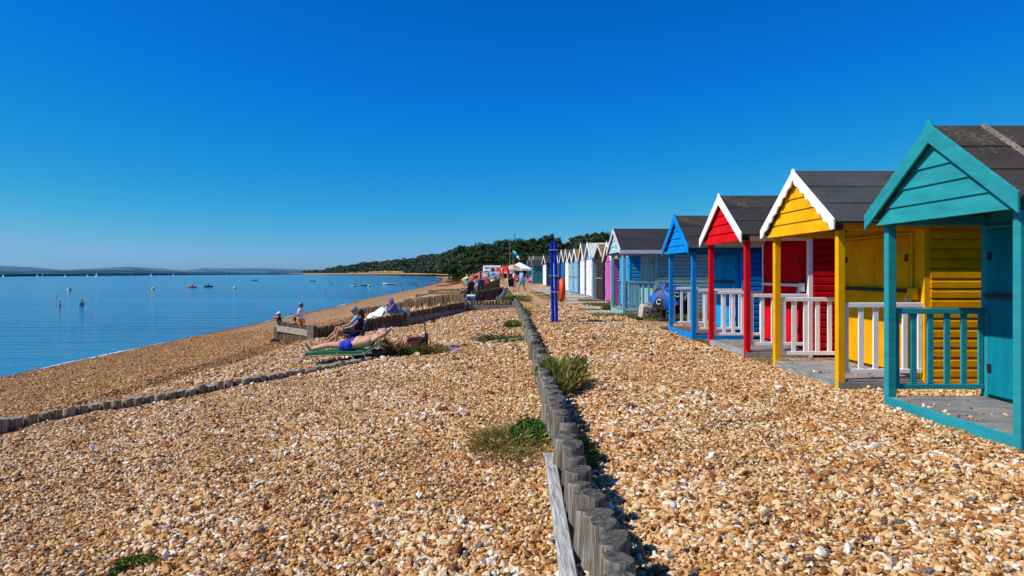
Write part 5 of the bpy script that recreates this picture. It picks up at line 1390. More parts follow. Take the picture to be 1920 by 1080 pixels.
plant('scrubby_plant', 'straggly brown and green plant left of the wall beyond the foreground plant', 944, 17.2, [('foliage', leaves(700, .5, .3, .16, .035, 14), 'green', (.1, 0, 0)), ('dry_stems', blades(700, .62, .32, .30, .008, 1.2, 15), 'brownscrub', (-.1, 0, 0)), ('stalks', blades(16, .4, .2, .75, .008, .6, 16), 'brownscrub', (-.1, 0, 0))])
plant('scrubby_plant', 'small dark green plant against the wall, farther up the beach than the straggly one', 962, 21.6, [('foliage', leaves(500, .30, .5, .26, .045, 17), 'green', (0, 0, 0)), ('dry_stems', blades(300, .3, .5, .32, .009, .8, 18), 'brownscrub', (0, 0, 0))])
plant('leafy_plant', 'bright green leafy plant growing behind the grey beam next to the wall', 955, 34.3, [('foliage', leaves(500, .42, .3, .40, .06, 19), 'green', (0, 0, 0)), ('stems', blades(160, .4, .3, .5, .012, .6, 20), 'drygrass', (-.25, 0, 0))])
plant('grass_tuft', 'ragged grass on the path side of the wall by the walking person', 982, 37.0, [('blades', blades(700, .38, 1.6, .46, .014, .7, 21), 'drygrass', (0, 0, 0)), ('foliage', leaves(400, .3, 1.4, .25, .05, 22), 'green', (0, 0, 0))])
plant('grass_tuft', 'dark weeds in the shadow of the wall just beyond the blue poles', 985, 27.0, [('foliage', leaves(500, .2, 2.2, .18, .04, 23), 'green', (0, 0, 0)), ('blades', blades(400, .2, 2.2, .3, .01, .7, 24), 'drygrass', (0, 0, 0))])
plant('flowering_weed', 'weed with yellow tips beside the porch of the pale blue hut', 1139, 27.6, [('foliage', leaves(420, .22, .3, .34, .05, 25), 'green', (0, 0, 0)), ('stalks', blades(200, .25, .3, .5, .012, .5, 26), 'drygrass', (0, 0, 0))])
# rough grass fringe around the slabs and huts
gv, gf, gt = [], [], []
for (x0, x1, y0, y1, n, h, sd) in ((3.55, 5.1, 23.75, 24.9, 1500, .16, 1), (4.6, 7.6, 22.6, 24.3, 2000, .26, 2), (3.6, 4.4, 27.3, 28.2, 600, .14, 3), (4.4, 5.8, 30.6, 33.0, 1500, .22, 4), (4.6, 5.9, 35.4, 36.3, 600, .26, 5), (3.5, 4.2, 36, 46, 900, .16, 6), (2.9, 3.8, 37, 52, 900, .16, 7), (4.6, 4.9, 15.1, 15.9, 260, .10, 8), (4.72, 5.2, 18.4, 19.2, 260, .14, 9), (4.72, 5.4, 11.6, 12.6, 160, .09, 10)):
    v, f, t = blades(n, 1, 1, h, .013, .8, 100 + sd, .5)
    r = np.random.default_rng(sd)
    for i in range(n):
        x, y = r.uniform(x0, x1), r.uniform(y0, y1); z = gz(x, y)
        b = len(gv); k = v[i * 6:(i + 1) * 6]; cx0, cy0 = (k[0][0] + k[1][0]) / 2, (k[0][1] + k[1][1]) / 2
        gv += [(p[0] - cx0 + x, p[1] - cy0 + y, p[2] + z) for p in k]; gf += [(b, b + 1, b + 2, b + 3), (b + 3, b + 2, b + 4, b + 5)]; gt += t[2 * i:2 * i + 2]
rg = link_mesh('rough_grass', np_mesh('rough_grass', gv, gf, M['drygrass'], tone=[q * .42 for q in gt])); tag(rg, 'rough olive grass fringing the concrete slabs and hut steps', 'grass', kind='stuff')

# ================================================================== WOODED HILLSIDE
M['treeleaf'] = leafmat('woodland_leaf', [(0.0, (0.006, 0.014, 0.004)), (0.5, (0.024, 0.050, 0.010)), (0.8, (0.055, 0.092, 0.016)), (1.0, (0.11, 0.14, 0.03))], trans=.15)
M['farleaf'] = leafmat('far_woodland_leaf', [(0.0, (0.014, 0.032, 0.018)), (0.5, (0.028, 0.058, 0.030)), (1.0, (0.055, 0.090, 0.042))], trans=.1)
M['bark'] = wood('bark', ((.03, .025, .02), (.07, .055, .045), (.12, .1, .08)), (5, 5, .8))
hv, hf = [], []
hxs = np.linspace(-60, 180, 61); hys = np.linspace(190, 560, 50)
def hillz(x, y):
    return -1.2 + 16.4 * float(smooth(225, 480, np.array(y))) * float(smooth(2, 34, np.array(x + .062 * y)))
for i, y in enumerate(hys):
    for k, x in enumerate(hxs):
        hv.append((x, y, hillz(x, y) if 0 < i < 49 and 0 < k < 60 else -4.0))
        if i and k and x > -.055 * y: a = (i - 1) * 61 + k - 1; hf.append((a, a + 1, a + 62, a + 61))
hm = hillmat('woodland_floor', (.012, .022, .008), (.03, .045, .015), .3)
hl_ = link_mesh('hillside', np_mesh('hillside', hv, hf, hm, smooth=True)); tag(hl_, kind='structure')


def tree_proto(seed, w=5.0, h=11.0, nclump=34, per=46, leaf=.42):
    r = np.random.default_rng(seed); v = []; f = []; tone = []
    cl = []
    for i in range(nclump):
        a = r.uniform(0, 6.283); t = r.random(); zz = h * (.22 + .74 * t); prof = math.sin(math.pi * min(1, .18 + .82 * (1 - t) ** .8)) ** .6
        q = w * .5 * prof * r.uniform(.35, 1.05); cl.append((V((q * math.cos(a), q * math.sin(a), zz)), r.uniform(.7, 1.35) * w * .19))
    for c, cr in cl:
        tn = r.normal(.45, .14)
        for k in range(per):
            d = V((r.normal(), r.normal(), r.normal())).normalized(); p = c + d * cr * (r.random() ** .33) * V((1, 1, .8)).length / 1.6
            nrm = (d + V((r.normal(), r.normal(), r.normal())) * .5).normalized(); u = nrm.orthogonal().normalized(); w_ = nrm.cross(u); s = leaf * r.uniform(.5, 1.15); b = len(v)
            v += [tuple(p - u * s), tuple(p + w_ * s * .7), tuple(p + u * s), tuple(p - w_ * s * .7)]; f.append((b, b + 1, b + 2, b + 3))
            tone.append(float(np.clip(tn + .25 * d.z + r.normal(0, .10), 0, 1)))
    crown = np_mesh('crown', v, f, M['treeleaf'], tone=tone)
    mb = MB(); mb.tube([(0, 0, -1.5), (.1, 0, h * .3), (0, .1, h * .62)], [.28, .2, .08], 8)
    for i in range(5):
        c, cr = cl[i * 3]; mb.tube([(0, .05, h * (.22 + .06 * i)), tuple(c * .6 + V((0, 0, h * .12))), tuple(c)], [.12, .08, .03], 5)
    return crown, mb.mesh('trunk', M['bark'], smooth=True)


PROT = [tree_proto(50 + i, w=6.2 + i % 3, h=10.0 + (i % 2) * 1.5) for i in range(6)]
_tree_first = {}
def tree(x, y, z, topz, k, label, group, wide=1.0):
    crown, trunk = PROT[k]
    hh = max((p.co.z for p in crown.vertices)) if k not in _tree_first else _tree_first[k]
    _tree_first[k] = hh
    s = max(.25, (topz - z) / hh)
    r = thing('tree', label, 'tree', (x, y, z), random.uniform(0, 6.28), group)
    sw = s * random.uniform(.95, 1.25) * wide
    r.scale = (sw, sw, s)
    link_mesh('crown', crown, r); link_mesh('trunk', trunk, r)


TOPS = [(838, 474), (850, 468), (866, 460), (880, 458), (900, 455), (925, 452), (950, 449), (975, 445), (1000, 448), (1015, 443), (1030, 438), (1045, 448), (1060, 455), (1075, 445), (1092, 435), (1110, 437), (1128, 435), (1145, 431), (1165, 440), (1200, 450), (1260, 458), (1330, 465)]
tp = lambda p: float(np.interp(p, [t[0] for t in TOPS], [t[1] for t in TOPS]))
rt = random.Random(5)
for row, (Y0, frac, lab, step) in enumerate(((430, 1.0, 'dark broadleaf tree on the skyline row of the wooded hillside', 9.0), (350, .80, 'dark broadleaf tree in the middle rows of the wooded hillside', 10.5), (290, .58, 'dark broadleaf tree in the middle rows of the wooded hillside', 12.0), (235, .36, 'dark tree in the front row at the foot of the wooded hillside', 14.0))):
    px = 842.0 + row * 8 + (12 if row == 3 else 0)
    while px < 1260:
        Y = Y0 * rt.uniform(.94, 1.06) * (1.0 if px < 1000 else 1 - .18 * min(1, (px - 1000) / 150))
        top = tp(px); ty = 513 - (513 - top) * frac + rt.uniform(-3.0, 3.5) * (1 if row else .9)
        x = xat(px, Y); tz_ = EYE - (ty - 513) * Y / 1280
        z = min(hillz(x, Y) - .3, tz_ - 5.0)
        if row == 0: z = max(z, tz_ - 15)
        tree(x, Y, z, tz_, rt.randrange(6), lab, lab.replace('dark broadleaf tree', 'trees').replace('dark tree', 'trees'), wide=1.3 if row else 1.12)
        px += step * rt.uniform(.7, 1.25)
tree(xat(757, 1300), 1300, 12, EYE + (513 - 482) * 1300 / 1280, 2, 'lone tall tree rising above the far woodland skyline', None, wide=.55)

# far woodland on the headland: one mass
wv, wf, wt = [], [], []
rw = np.random.default_rng(9)
WX_ = [565, 600, 640, 700, 760, 800, 830, 860, 885]; WD = [3300, 2900, 2500, 2000, 1400, 1000, 760, 600, 500]; WT_ = [509.5, 506, 499.5, 491, 487, 478, 475, 464, 462]; WB = [512, 511.5, 510.5, 508.5, 508, 509.5, 510, 510, 511]
for p in np.arange(565, 885, .42):
    d = float(np.interp(p, WX_, WD)); t = float(np.interp(p, WX_, WT_)) + .5 * math.sin(p * .55) + .7 * math.sin(p * .29 + 2) + .9 * math.sin(p * .117) + rw.normal(0, .35); b_ = float(np.interp(p, WX_, WB))
    n = int(3 + (b_ - t) * 1.5)
    for i in range(n):
        q = rw.random() ** .8; yy = b_ + (t - b_) * q; dd = d * (1 + .10 * q + rw.normal(0, .01)); c = V((xat(p + rw.normal(0, .8), dd), dd, EYE - (yy - 513) * dd / 1280))
        u = V((rw.normal(), rw.normal(), rw.normal())).normalized(); w_ = u.orthogonal().normalized(); s = d / 1280 * rw.uniform(.9, 2.1) * min(1.0, .35 + (b_ - t) / 20); b0 = len(wv)
        wv += [tuple(c - u * s), tuple(c + w_ * s * .75), tuple(c + u * s), tuple(c - w_ * s * .75)]; wf.append((b0, b0 + 1, b0 + 2, b0 + 3)); wt.append(float(np.clip(.25 + .45 * q + rw.normal(0, .2) + .2 * math.sin(p * .4), 0, 1)))
fw = link_mesh('far_woodland', np_mesh('far_woodland', wv, wf, M['farleaf'], tone=wt)); tag(fw, 'dark mass of far woodland along the headland across the bay', 'woodland', kind='stuff')
bv, bf = [], []
for i, p in enumerate(np.arange(560, 892, 4.0)):
    d = float(np.interp(p, WX_, WD)) * 1.03; t = float(np.interp(p, WX_, WT_)) + 2.2; b_ = float(np.interp(p, WX_, WB))
    for yy, dd in ((515, d), (b_ + .5, d), ((b_ + t) / 2, d * 1.05), (t, d * 1.11), (514, d * 1.5)):
        bv.append((xat(p, dd), dd, EYE - (yy - 513) * dd / 1280))
    if i:
        for k in range(4): a = (i - 1) * 5 + k; bf.append((a, a + 5, a + 6, a + 1))
hd_ = link_mesh('headland', np_mesh('headland', bv, bf, hillmat('headland_soil', (.006, .014, .008), (.014, .026, .014), .02), smooth=True)); tag(hd_, kind='structure')
# sandy beach strip and low cliffs below the headland
def strip(name, pts, mat, kind='structure'):
    v, f = [], []
    for i, (p, d, y0, y1) in enumerate(pts):
        v += [(xat(p, d), d, EYE - (y0 - 513) * d / 1280), (xat(p, d * 1.02), d * 1.02, EYE - (y1 - 513) * d * 1.02 / 1280)]
        if i: f.append((2 * i - 2, 2 * i, 2 * i + 1, 2 * i - 1))
    o = link_mesh(name, np_mesh(name, v, f, mat)); tag(o, kind=kind); return o
cl_m = hillmat('sandy_cliff', (.20, .115, .05), (.40, .27, .14), .05)
strip('cliff', [(p, float(np.interp(p, WX_, WD)) * .985, 511.3, 511.3 - (1.0 + 3.0 * math.exp(-((p - 725) / 32) ** 2) + .9 * math.sin(p * .45) * math.sin(p * .17 + 1))) for p in np.arange(652, 760, 2.0)], cl_m)
strip('far_beach', [(p, float(np.interp(p, WX_, WD)) * .95, 514.4 if p < 820 else 515.5, float(np.interp(p, [520, 780, 862], [512.1, 512.1, 514.8]))) for p in np.arange(520, 864, 4.0)], hillmat('far_sand', (.26, .165, .09), (.36, .24, .14), .03))

# ================================================================== FAR BEACH: gazebos, flags, crowd, boats, bathers
def gazebo(label, px, Y, w, eave, apex, mat, val=None):
    x = xat(px, Y); z = gz(x, Y); g = thing('gazebo', label, 'gazebo', (x, Y, z))
    mb = MB(); h = w / 2; n = 8
    top = (0, 0, apex - z); cs = [(-h, -h, eave - z), (h, -h, eave - z), (h, h, eave - z), (-h, h, eave - z)]
    mb.add([top] + cs, [(0, 1, 2), (0, 2, 3), (0, 3, 4), (0, 4, 1)]); mb.build('canopy', mat, g)
    mb = MB()
    for a, b in ((0, 1), (1, 2), (2, 3), (3, 0)):
        p, q = cs[a], cs[b]; vs = []
        for i in range(n + 1):
            t = i / n; u = [p[k] + (q[k] - p[k]) * t for k in range(3)]; vs += [tuple(u), (u[0], u[1], u[2] - .22 - (.06 if i % 2 else 0))]
        mb.add(vs, [(2 * i, 2 * i + 2, 2 * i + 3, 2 * i + 1) for i in range(n)])
    mb.build('valance', val or mat, g)
    for sx in (-1, 1):
        for sy_ in (-1, 1): mb = MB(); mb.tube([(sx * h, sy_ * h, 0), (sx * h, sy_ * h, eave - z)], .03, 6); mb.build('leg', M['steel'], g)
gazebo('white gazebo with a pointed canopy beside the teal grey huts', 974, 85, 2.9, 2.25, 3.05, CL['white'])
gazebo('red topped gazebo with white valance left of the white gazebo', 943, 100, 2.8, 1.9, 2.8, CL['red'], CL['white'])
vx, vy = xat(923, 128), 128; vz = gz(vx, vy)
va = thing('caravan', 'white caravan kiosk with dark windows behind the red gazebo', 'caravan', (vx, vy, vz))
mb = MB(); mb.box(-1.7, 1.7, -1, 1, .5, 3.1); mb.build('body', CL['white'], va, bevel=.15)
for x0 in (-1.3, -.2, .8): mb = MB(); mb.box(x0, x0 + .6, -1.02, -1.0, 2.0, 2.7); mb.build('window', CL['charcoal'], va)
for x0 in (-.8, .8): mb = MB(); mb.tube([(x0, -1.0, .3), (x0, -.8, .3)], .3, 14); mb.build('wheel', M['black'], va)
# flags
def pole(name, label, px, Y, h, cat='flag'):
    x = xat(px, Y); z = gz(x, Y); r = thing(name, label, cat, (x, Y, z)); mb = MB(); mb.tube([(0, 0, -.2), (0, 0, h)], [.03, .018], 8); mb.build('pole', M['steel'], r); return r, z
r, z = pole('flag', 'furled red flag on a thin white pole above the timber wall', 951, 58, 2.0)
vs, fs = [], []
for i in range(13):
    t = i / 12; zz = .55 + 1.55 * t
    for k in range(8): a = k / 8 * 6.283; w = (.03 + .075 * math.sin(math.pi * min(1, t * 1.05)) ** .7) * (1 + .35 * math.sin(3 * a + 4 * t)); vs.append((.07 + .05 * math.sin(5 * t) + w * math.cos(a) * .9, w * math.sin(a) * .6, zz))
    if i:
        for k in range(8): fs.append(((i - 1) * 8 + k, (i - 1) * 8 + (k + 1) % 8, i * 8 + (k + 1) % 8, i * 8 + k))
mb = MB(); mb.add(vs, fs); mb.build('flag_cloth', CL['red'], r, smooth=True)
r, z = pole('flagpole', 'tall bent pole flying a thin teal streamer above the trees', 956, 92, 5.2)
mb = MB(); mb.tube([(0, 0, 5.2), (.05, 0, 6.3), (.4, 0, 7.0)], [.018, .012, .008], 6); mb.build('tip', M['steel'], r)
mb = MB(); mb.tube([(.40, 0, 7.0), (.58, 0, 6.4), (.72, 0, 5.8), (.95, 0, 5.2)], [.05, .10, .09, .03], 8); mb.build('streamer', CL['cyan'], r, smooth=True)
r, z = pole('windsock', 'teal and white windsock with a small red ball on a pole above the white gazebo', 962, 88, 4.2, 'windsock')
mb = MB(); mb.tube([(.05, 0, 4.1), (.35, 0, 3.75), (.55, 0, 3.45)], [.14, .20, .17], 10); mb.build('sock', CL['cyan'], r, smooth=True)
mb = MB(); mb.tube([(.55, 0, 3.45), (.75, 0, 3.15), (.85, 0, 2.9)], [.17, .12, .04], 10); mb.build('tail', CL['white'], r, smooth=True)
mb = MB(); mb.ellip((-.16, 0, 3.75), (.13, .13, .13)); mb.build('ball', CL['red'], r, smooth=True)


# small figures: one mesh per kind with four slots (skin, top, bottom, hair); copies swap the cloth
def small_figure(kind):
    skin, top, bot, hair = MB(), MB(), MB(), MB()
    if kind == 'stand' or kind == 'bather':
        J = standing(1.7, (-1, -.4, 0), .1)
    elif kind == 'sit':
        J = dict(pelvis=(.05, 0, .35), chest=(.12, 0, .62), neck=(.14, 0, .80), head=(.12, 0, .94), hipL=(0, -.1, .35), hipR=(0, .1, .35), knL=(-.4, -.14, .45), knR=(-.4, .14, .45), anL=(-.5, -.14, .07), anR=(-.55, .14, .07), toL=(-.64, -.14, .04), toR=(-.7, .14, .04), shL=(.13, -.18, .74), shR=(.13, .18, .74), elL=(-.02, -.25, .52), elR=(-.02, .25, .52), haL=(-.22, -.18, .50), haR=(-.22, .18, .50))
    j = {k: V(v) for k, v in J.items() if k not in ('face', 'up')}
    skin.capsule(j['neck'], j['head'], .05, .05); skin.ellip(j['head'], (.09, .08, .115)); skin.capsule(j['chest'], j['neck'], .09, .06); skin.ellip(j['head'] + V((-.09, -.03, -.01)), (.025, .018, .03))
    for q in 'LR':
        skin.capsule(j['sh' + q], j['el' + q], .05, .04); skin.capsule(j['el' + q], j['ha' + q], .04, .03); skin.capsule(j['ha' + q], j['ha' + q] + (j['ha' + q] - j['el' + q]) * .35, .03, .035)
        skin.capsule(j['hip' + q], j['kn' + q], .085, .055); skin.capsule(j['kn' + q], j['an' + q], .056, .036); skin.capsule(j['an' + q], j['to' + q], .038, .027)
    skin.capsule(j['pelvis'], j['chest'], .12, .125)
    top.capsule(j['pelvis'] + (j['chest'] - j['pelvis']) * .2, j['chest'], .137, .145); top.capsule(j['shL'], j['shR'], .078, .078)
    for q in 'LR': top.capsule(j['sh' + q], j['sh' + q] + (j['el' + q] - j['sh' + q]) * .6, .07, .06)
    bot.capsule(j['hipL'], j['hipR'], .12, .12)
    for q in 'LR': bot.capsule(j['hip' + q], j['hip' + q] + (j['kn' + q] - j['hip' + q]) * .6, .105, .085)
    hair.ellip(j['head'] + V((.025, .01, .035)), (.095, .092, .10))
    ms = [remeshed(b, .03, [M['skin']], 2) for b in (skin, top, bot, hair)]
    bm = bmesh.new()
    for i, m in enumerate(ms):
        if kind == 'bather' and i == 1: continue
        n0 = len(bm.faces); bm.from_mesh(m); bm.faces.ensure_lookup_table()
        for f in bm.faces[n0:]: f.material_index = i; f.smooth = True
    out = bpy.data.meshes.new('person'); bm.to_mesh(out); bm.free()
    for m in (M['skin'], CL['white'], CL['navy'], M['hairdark']): out.materials.append(m)
    return out
FIG = {k: small_figure(k) for k in ('stand', 'sit', 'bather')}


def figure(kind, label, loc, rz, top='white', bottom='navy', skin='skin', hair='hairdark', s=1.0, group=None):
    o = link_mesh('person', FIG[kind], None, loc, (0, 0, rz)); o.scale = (s, s, s)
    for i, m in enumerate((M[skin], CL[top], CL[bottom], M[hair])):
        o.material_slots[i].link = 'OBJECT'; o.material_slots[i].material = m
    return tag(o, label, 'person', group)


rc = random.Random(21)
CR = [(873, 82, 'sit', 'teal'), (879, 78, 'sit', 'lightblue'), (884, 92, 'stand', 'pink'), (890, 86, 'sit', 'white'), (894, 74, 'sit', 'purple'), (899, 97, 'stand', 'orange'), (903, 84, 'sit', 'royal'), (908, 71, 'sit', 'red'), (912, 88, 'sit', 'red'),
      (916, 104, 'stand', 'navy'), (920, 80, 'sit', 'white'), (925, 93, 'stand', 'beige'), (929, 99, 'stand', 'purple'), (934, 76, 'sit', 'black'), (938, 90, 'stand', 'charcoal'), (905, 108, 'stand', 'white'), (887, 106, 'stand', 'red'), (942, 84, 'stand', 'white'), (897, 66, 'sit', 'black'), (922, 70, 'sit', 'yellow'),
      (966, 72, 'stand', 'black'), (970, 78, 'sit', 'red'), (984, 76, 'sit', 'white'), (988, 82, 'stand', 'black'), (994, 74, 'sit', 'pink'), (964, 64, 'stand', 'beige')]
for i in range(26):
    CR.append((rc.uniform(871, 944), rc.uniform(78, 116), rc.choice(['sit', 'sit', 'stand']), rc.choice(['teal', 'lightblue', 'pink', 'white', 'purple', 'orange', 'royal', 'red', 'navy', 'beige', 'green', 'black'])))
for px, Y, kind, top in CR:
    x = xat(px, Y); z = gz(x, Y)
    where = 'near the white gazebo' if px > 960 else 'in the crowd on the far beach'
    lab = '%s person in a %s top %s' % ('seated' if kind == 'sit' else 'standing', top, where)
    figure(kind, lab, (x, Y, z + (.3 if px < 950 else 0)), rc.uniform(-1, 1), top, rc.choice(['navy', 'black', 'beige', 'red']), rc.choice(['skin', 'skintan']), rc.choice(['hairdark', 'hairbrown', 'hairgrey']), rc.uniform(.9, 1.05), 'people on the far beach')
for px, y, lab in ((848, 524, 'standing'), (864, 526, 'seated'), (832, 529, 'seated'), (860, 513.6, 'standing')):
    Y = 170 if y > 515 else 330; x = xat(px, Y); figure('stand' if lab == 'standing' else 'sit', lab + ' sunbather alone on the open sand %s' % {848: 'above the kayaks', 864: 'right of the kayaks', 832: 'left of the kayaks', 860: 'far beyond the kayaks'}[px], (x, Y, gz(x, Y)), 0, 'charcoal', 'black', 'skintan')

def parasol(label, px, Y, hgt, r_, cols, tilt):
    x = xat(px, Y); z = gz(x, Y); p = thing('parasol', label, 'parasol', (x, Y, z)); T = Matrix.Rotation(tilt, 3, 'Y')
    mb = MB(); mb.tube([(0, 0, 0), (0, 0, hgt * .6), tuple(V((0, 0, hgt * .6)) + T @ V((0, 0, hgt * .42)))], .02, 6); mb.build('pole', M['steel'], p)
    mb = MB(); top = V((0, 0, hgt * .6)) + T @ V((0, 0, hgt * .42)); n = 8
    for k in range(n):
        a, b = 6.283 * k / n, 6.283 * (k + 1) / n; A1 = [tuple(top + T @ V((r_ * q * math.cos(t), r_ * q * math.sin(t), -.42 * r_ * q ** 1.6))) for q, t in ((.55, a), (.55, b), (1, b), (1, a))]
        mb.add([tuple(top)] + A1, [(0, 1, 2), (1, 4, 3, 2)], k % 2)
    mb.build('canopy', [CL[cols[0]], CL[cols[1]]], p, smooth=True)
parasol('lime and yellow parasol at the left edge of the crowd', 875, 84, 1.55, .6, ('lime', 'yellow'), -.3)
parasol('blue parasol in the middle of the crowd', 925, 86, 1.7, .8, ('cyan', 'royal'), .3)
parasol('white and blue parasol standing tallest in the crowd', 913, 100, 2.3, .7, ('white', 'lightblue'), .1)
parasol('pink and orange parasol behind the seated red tops', 896, 100, 1.8, .6, ('pink', 'orange'), -.2)
parasol('purple and red parasol in front of the caravan', 905, 96, 2.0, .5, ('purple', 'red'), .2)
parasol('teal parasol leaning low over the log bank', 922, 72, 1.2, .8, ('teal', 'cyan'), .8)
parasol('orange sunshade right of the red flag', 961, 76, 2.2, .9, ('orange', 'beige'), .1)


CL['brick'] = plain('brick_brown', (0.22, 0.09, 0.05), .7)
def hull(mb, L, W, H, mat=0, sheer=.25, n=12, fullness=1.6):
    vs = []
    for i in range(n + 1):
        t = i / n * 2 - 1; w = W / 2 * max(0.02, (1 - abs(t) ** (fullness + .6))); k = -.25 * H * (1 - t * t); sh = H * (1 + sheer * t * t)
        vs += [(t * L / 2, -w, sh), (t * L / 2 * .96, -w * .7, H * .25), (t * L / 2 * .9, 0, k * .4), (t * L / 2 * .96, w * .7, H * .25), (t * L / 2, w, sh)]
    fs = []
    for i in range(n):
        for k in range(4): a = i * 5 + k; fs.append((a, a + 5, a + 6, a + 1))
        fs.append((i * 5 + 4, i * 5 + 9, i * 5 + 5, i * 5))
    mb.add(vs, fs, mat)
for px, y, L, cols, rz, lab in ((845, 529, 4.6, ('white', 'royal'), .5, 'white and blue kayak pulled up on the sand'), (856, 526, 4.2, ('orange', 'red'), .45, 'orange kayak pulled up on the sand beyond the white and blue one'), (831, 532.5, 3.6, ('orange', 'orange'), .3, 'small orange kayak nearest the water on the sand')):
    Y = 165; x = xat(px, Y); k = thing('kayak', lab, 'kayak', (x, Y, gz(x, Y) + .05), rz); mb = MB(); hull(mb, L, .75, .32); mb.build('hull', CL[cols[0]], k, smooth=True); mb = MB(); mb.ellip((-L * .12, 0, .34), (.5, .24, .08)); mb.build('cockpit', CL[cols[1]], k, smooth=True)


def seapos(px, py): Y = (EYE - SEA) * 1280 / (py - 513.0); return V((xat(px, Y), Y, SEA))
# bathers: (px, py of the waterline, depth sunk, label, group)
bat = [(112, 575, .95, 'dark wet bather standing waist deep, nearest on the left'), (154, 573, .9, 'bather with arms spread standing waist deep in the left foreground water'), (106, 559, 1.25, 'bather up to the chest, farthest of the three on the left'),
       (610, 547, .95, 'bather in pink standing waist deep off the children'), (755, 545, .85, 'pale child bather wading beside a dark ripple')]
for px, py, dp, lab in bat:
    p = seapos(px, py); figure('bather', lab, (p.x, p.y, p.z - dp), rc.uniform(-1, 1), 'white', 'red' if 'pink' in lab else 'charcoal', 'skintan', 'hairdark')
p = seapos(150, 573.5); figure('bather', 'small swimmer head beside the bather with spread arms', (p.x, p.y, p.z - 1.4), 0, 'white', 'black', 'skintan')
for px, py, dp in ((568, 530, 1.35), (588, 531.5, 1.4), (597, 541.5, 1.4), (650, 543, 1.4), (632, 525.5, 1.4), (650, 533, 1.45), (567, 541, 1.4), (488, 525, 1.2), (487, 533, 1.4), (475, 537, 1.4)):
    p = seapos(px, py); figure('bather', 'far swimmer with only head and shoulders above the open water', (p.x, p.y, p.z - dp), rc.uniform(-2, 2), 'white', 'navy', 'skintan', 'hairdark', 1, 'swimmers in the open bay')
for px, py in ((617, 528.5), (622, 530), (621.5, 533), (674, 527), (676, 529), (710, 527.5), (719, 523.5), (741, 536.5), (750, 537)):
    p = seapos(px, py); figure('bather', 'far bather standing waist deep in the middle of the bay', (p.x, p.y, p.z - 1.0), rc.uniform(-2, 2), 'white', rc.choice(['navy', 'red', 'black']), 'skintan', 'hairdark', 1, 'bathers standing in the bay')
for px, py in ((783, 537), (787, 537.5), (801, 535.5), (806, 535), (810, 533.5), (815, 533), (808, 530), (774, 533), (779, 533), (821, 527), (826, 525.5), (830, 525), (833, 526), (820, 531)):
    p = seapos(px, py); figure('bather', 'far bather wading in the shallows along the curving shoreline', (p.x, p.y, p.z - .55), rc.uniform(-2, 2), 'white', rc.choice(['navy', 'red', 'black', 'royal']), 'skintan', 'hairdark', 1, 'bathers along the far waterline')

# boats and buoys
def rowboat(label, px, py, L, col, inner, rz=0.1, person_=True, name='dinghy'):
    p = seapos(px, py); b = thing(name, label, 'boat', p, rz); mb = MB(); hull(mb, L, L * .36, L * .13); mb.build('hull', CL[col], b, smooth=True)
    mb = MB(); mb.box(-L * .05, L * .05, -L * .15, L * .15, L * .10, L * .135); mb.build('thwart', CL[inner], b)
    mb = MB(); mb.tube([(-L * .46, 0, L * .14), (-L * .46, 0, L * .22)], .04, 6); mb.build('rowlock', M['black'], b)
    if person_: figure('sit', 'person sitting in the ' + label, (p.x, p.y, p.z + .05), 0, 'charcoal', 'black', 'skintan')
rowboat('black dinghy out beyond the row of buoys', 391, 538, 2.7, 'black', 'grey')
rowboat('orange canoe left of the black dinghy', 361, 539, 2.6, 'orange', 'yellow', 0.05)
rowboat('teal paddle board farther out near the hills', 477, 526, 4.2, 'teal', 'white', 0.0)
rowboat('white inflatable boat with passengers off the curving shore', 729, 534, 4.2, 'white', 'grey', 0.1)
rowboat('pale inflatable boat in the middle of the bay', 665, 537, 2.2, 'white', 'grey', 0.2)
rowboat('orange inflatable right of the white inflatable boat', 749, 534.5, 2.0, 'orange', 'orange', 0.1, False)
rowboat('brown lilo drifting left of the yellow buoy', 682, 536, 2.5, 'brick', 'brick', 0, False, 'inflatable')
rowboat('brown paddle board drifting alone in mid bay', 761, 526, 2.2, 'beige', 'beige', 0, False, 'paddle_board')
rowboat('brown paddle board far left in the middle of the bay', 586, 527.5, 3.2, 'brick', 'brick', 0, False, 'paddle_board')
def buoy(label, px, py, r_, col, cone=False):
    p = seapos(px, py); b = thing('buoy', label, 'buoy', p); mb = MB()
    if cone: mb.lathe([(r_ * .5, -r_ * .5), (r_, -r_ * .1), (r_ * .95, r_ * .2), (r_ * .3, r_ * 1.4), (r_ * .12, r_ * 1.6), (.001, r_ * 1.65)], 14)
    else: mb.ellip((0, 0, r_ * .5), (r_, r_, r_ * .95), 14, 10)
    mb.build('float', CL[col], b, smooth=True); mb = MB(); mb.tube([(0, 0, r_ * 1.3), (0, 0, r_ * 1.75)], r_ * .12, 8); mb.build('eye', M['darkmetal'], b)
buoy('pale conical buoy above the left hand bathers', 130, 544.5, .52, 'beige', True)
buoy('round yellow buoy between the conical buoy and the canoe', 287, 543, .38, 'yellow')
buoy('round yellow buoy right of the black dinghy', 440, 541.5, .36, 'yellow')
buoy('yellow buoy beside the brown lilo', 692, 537, .42, 'yellow')
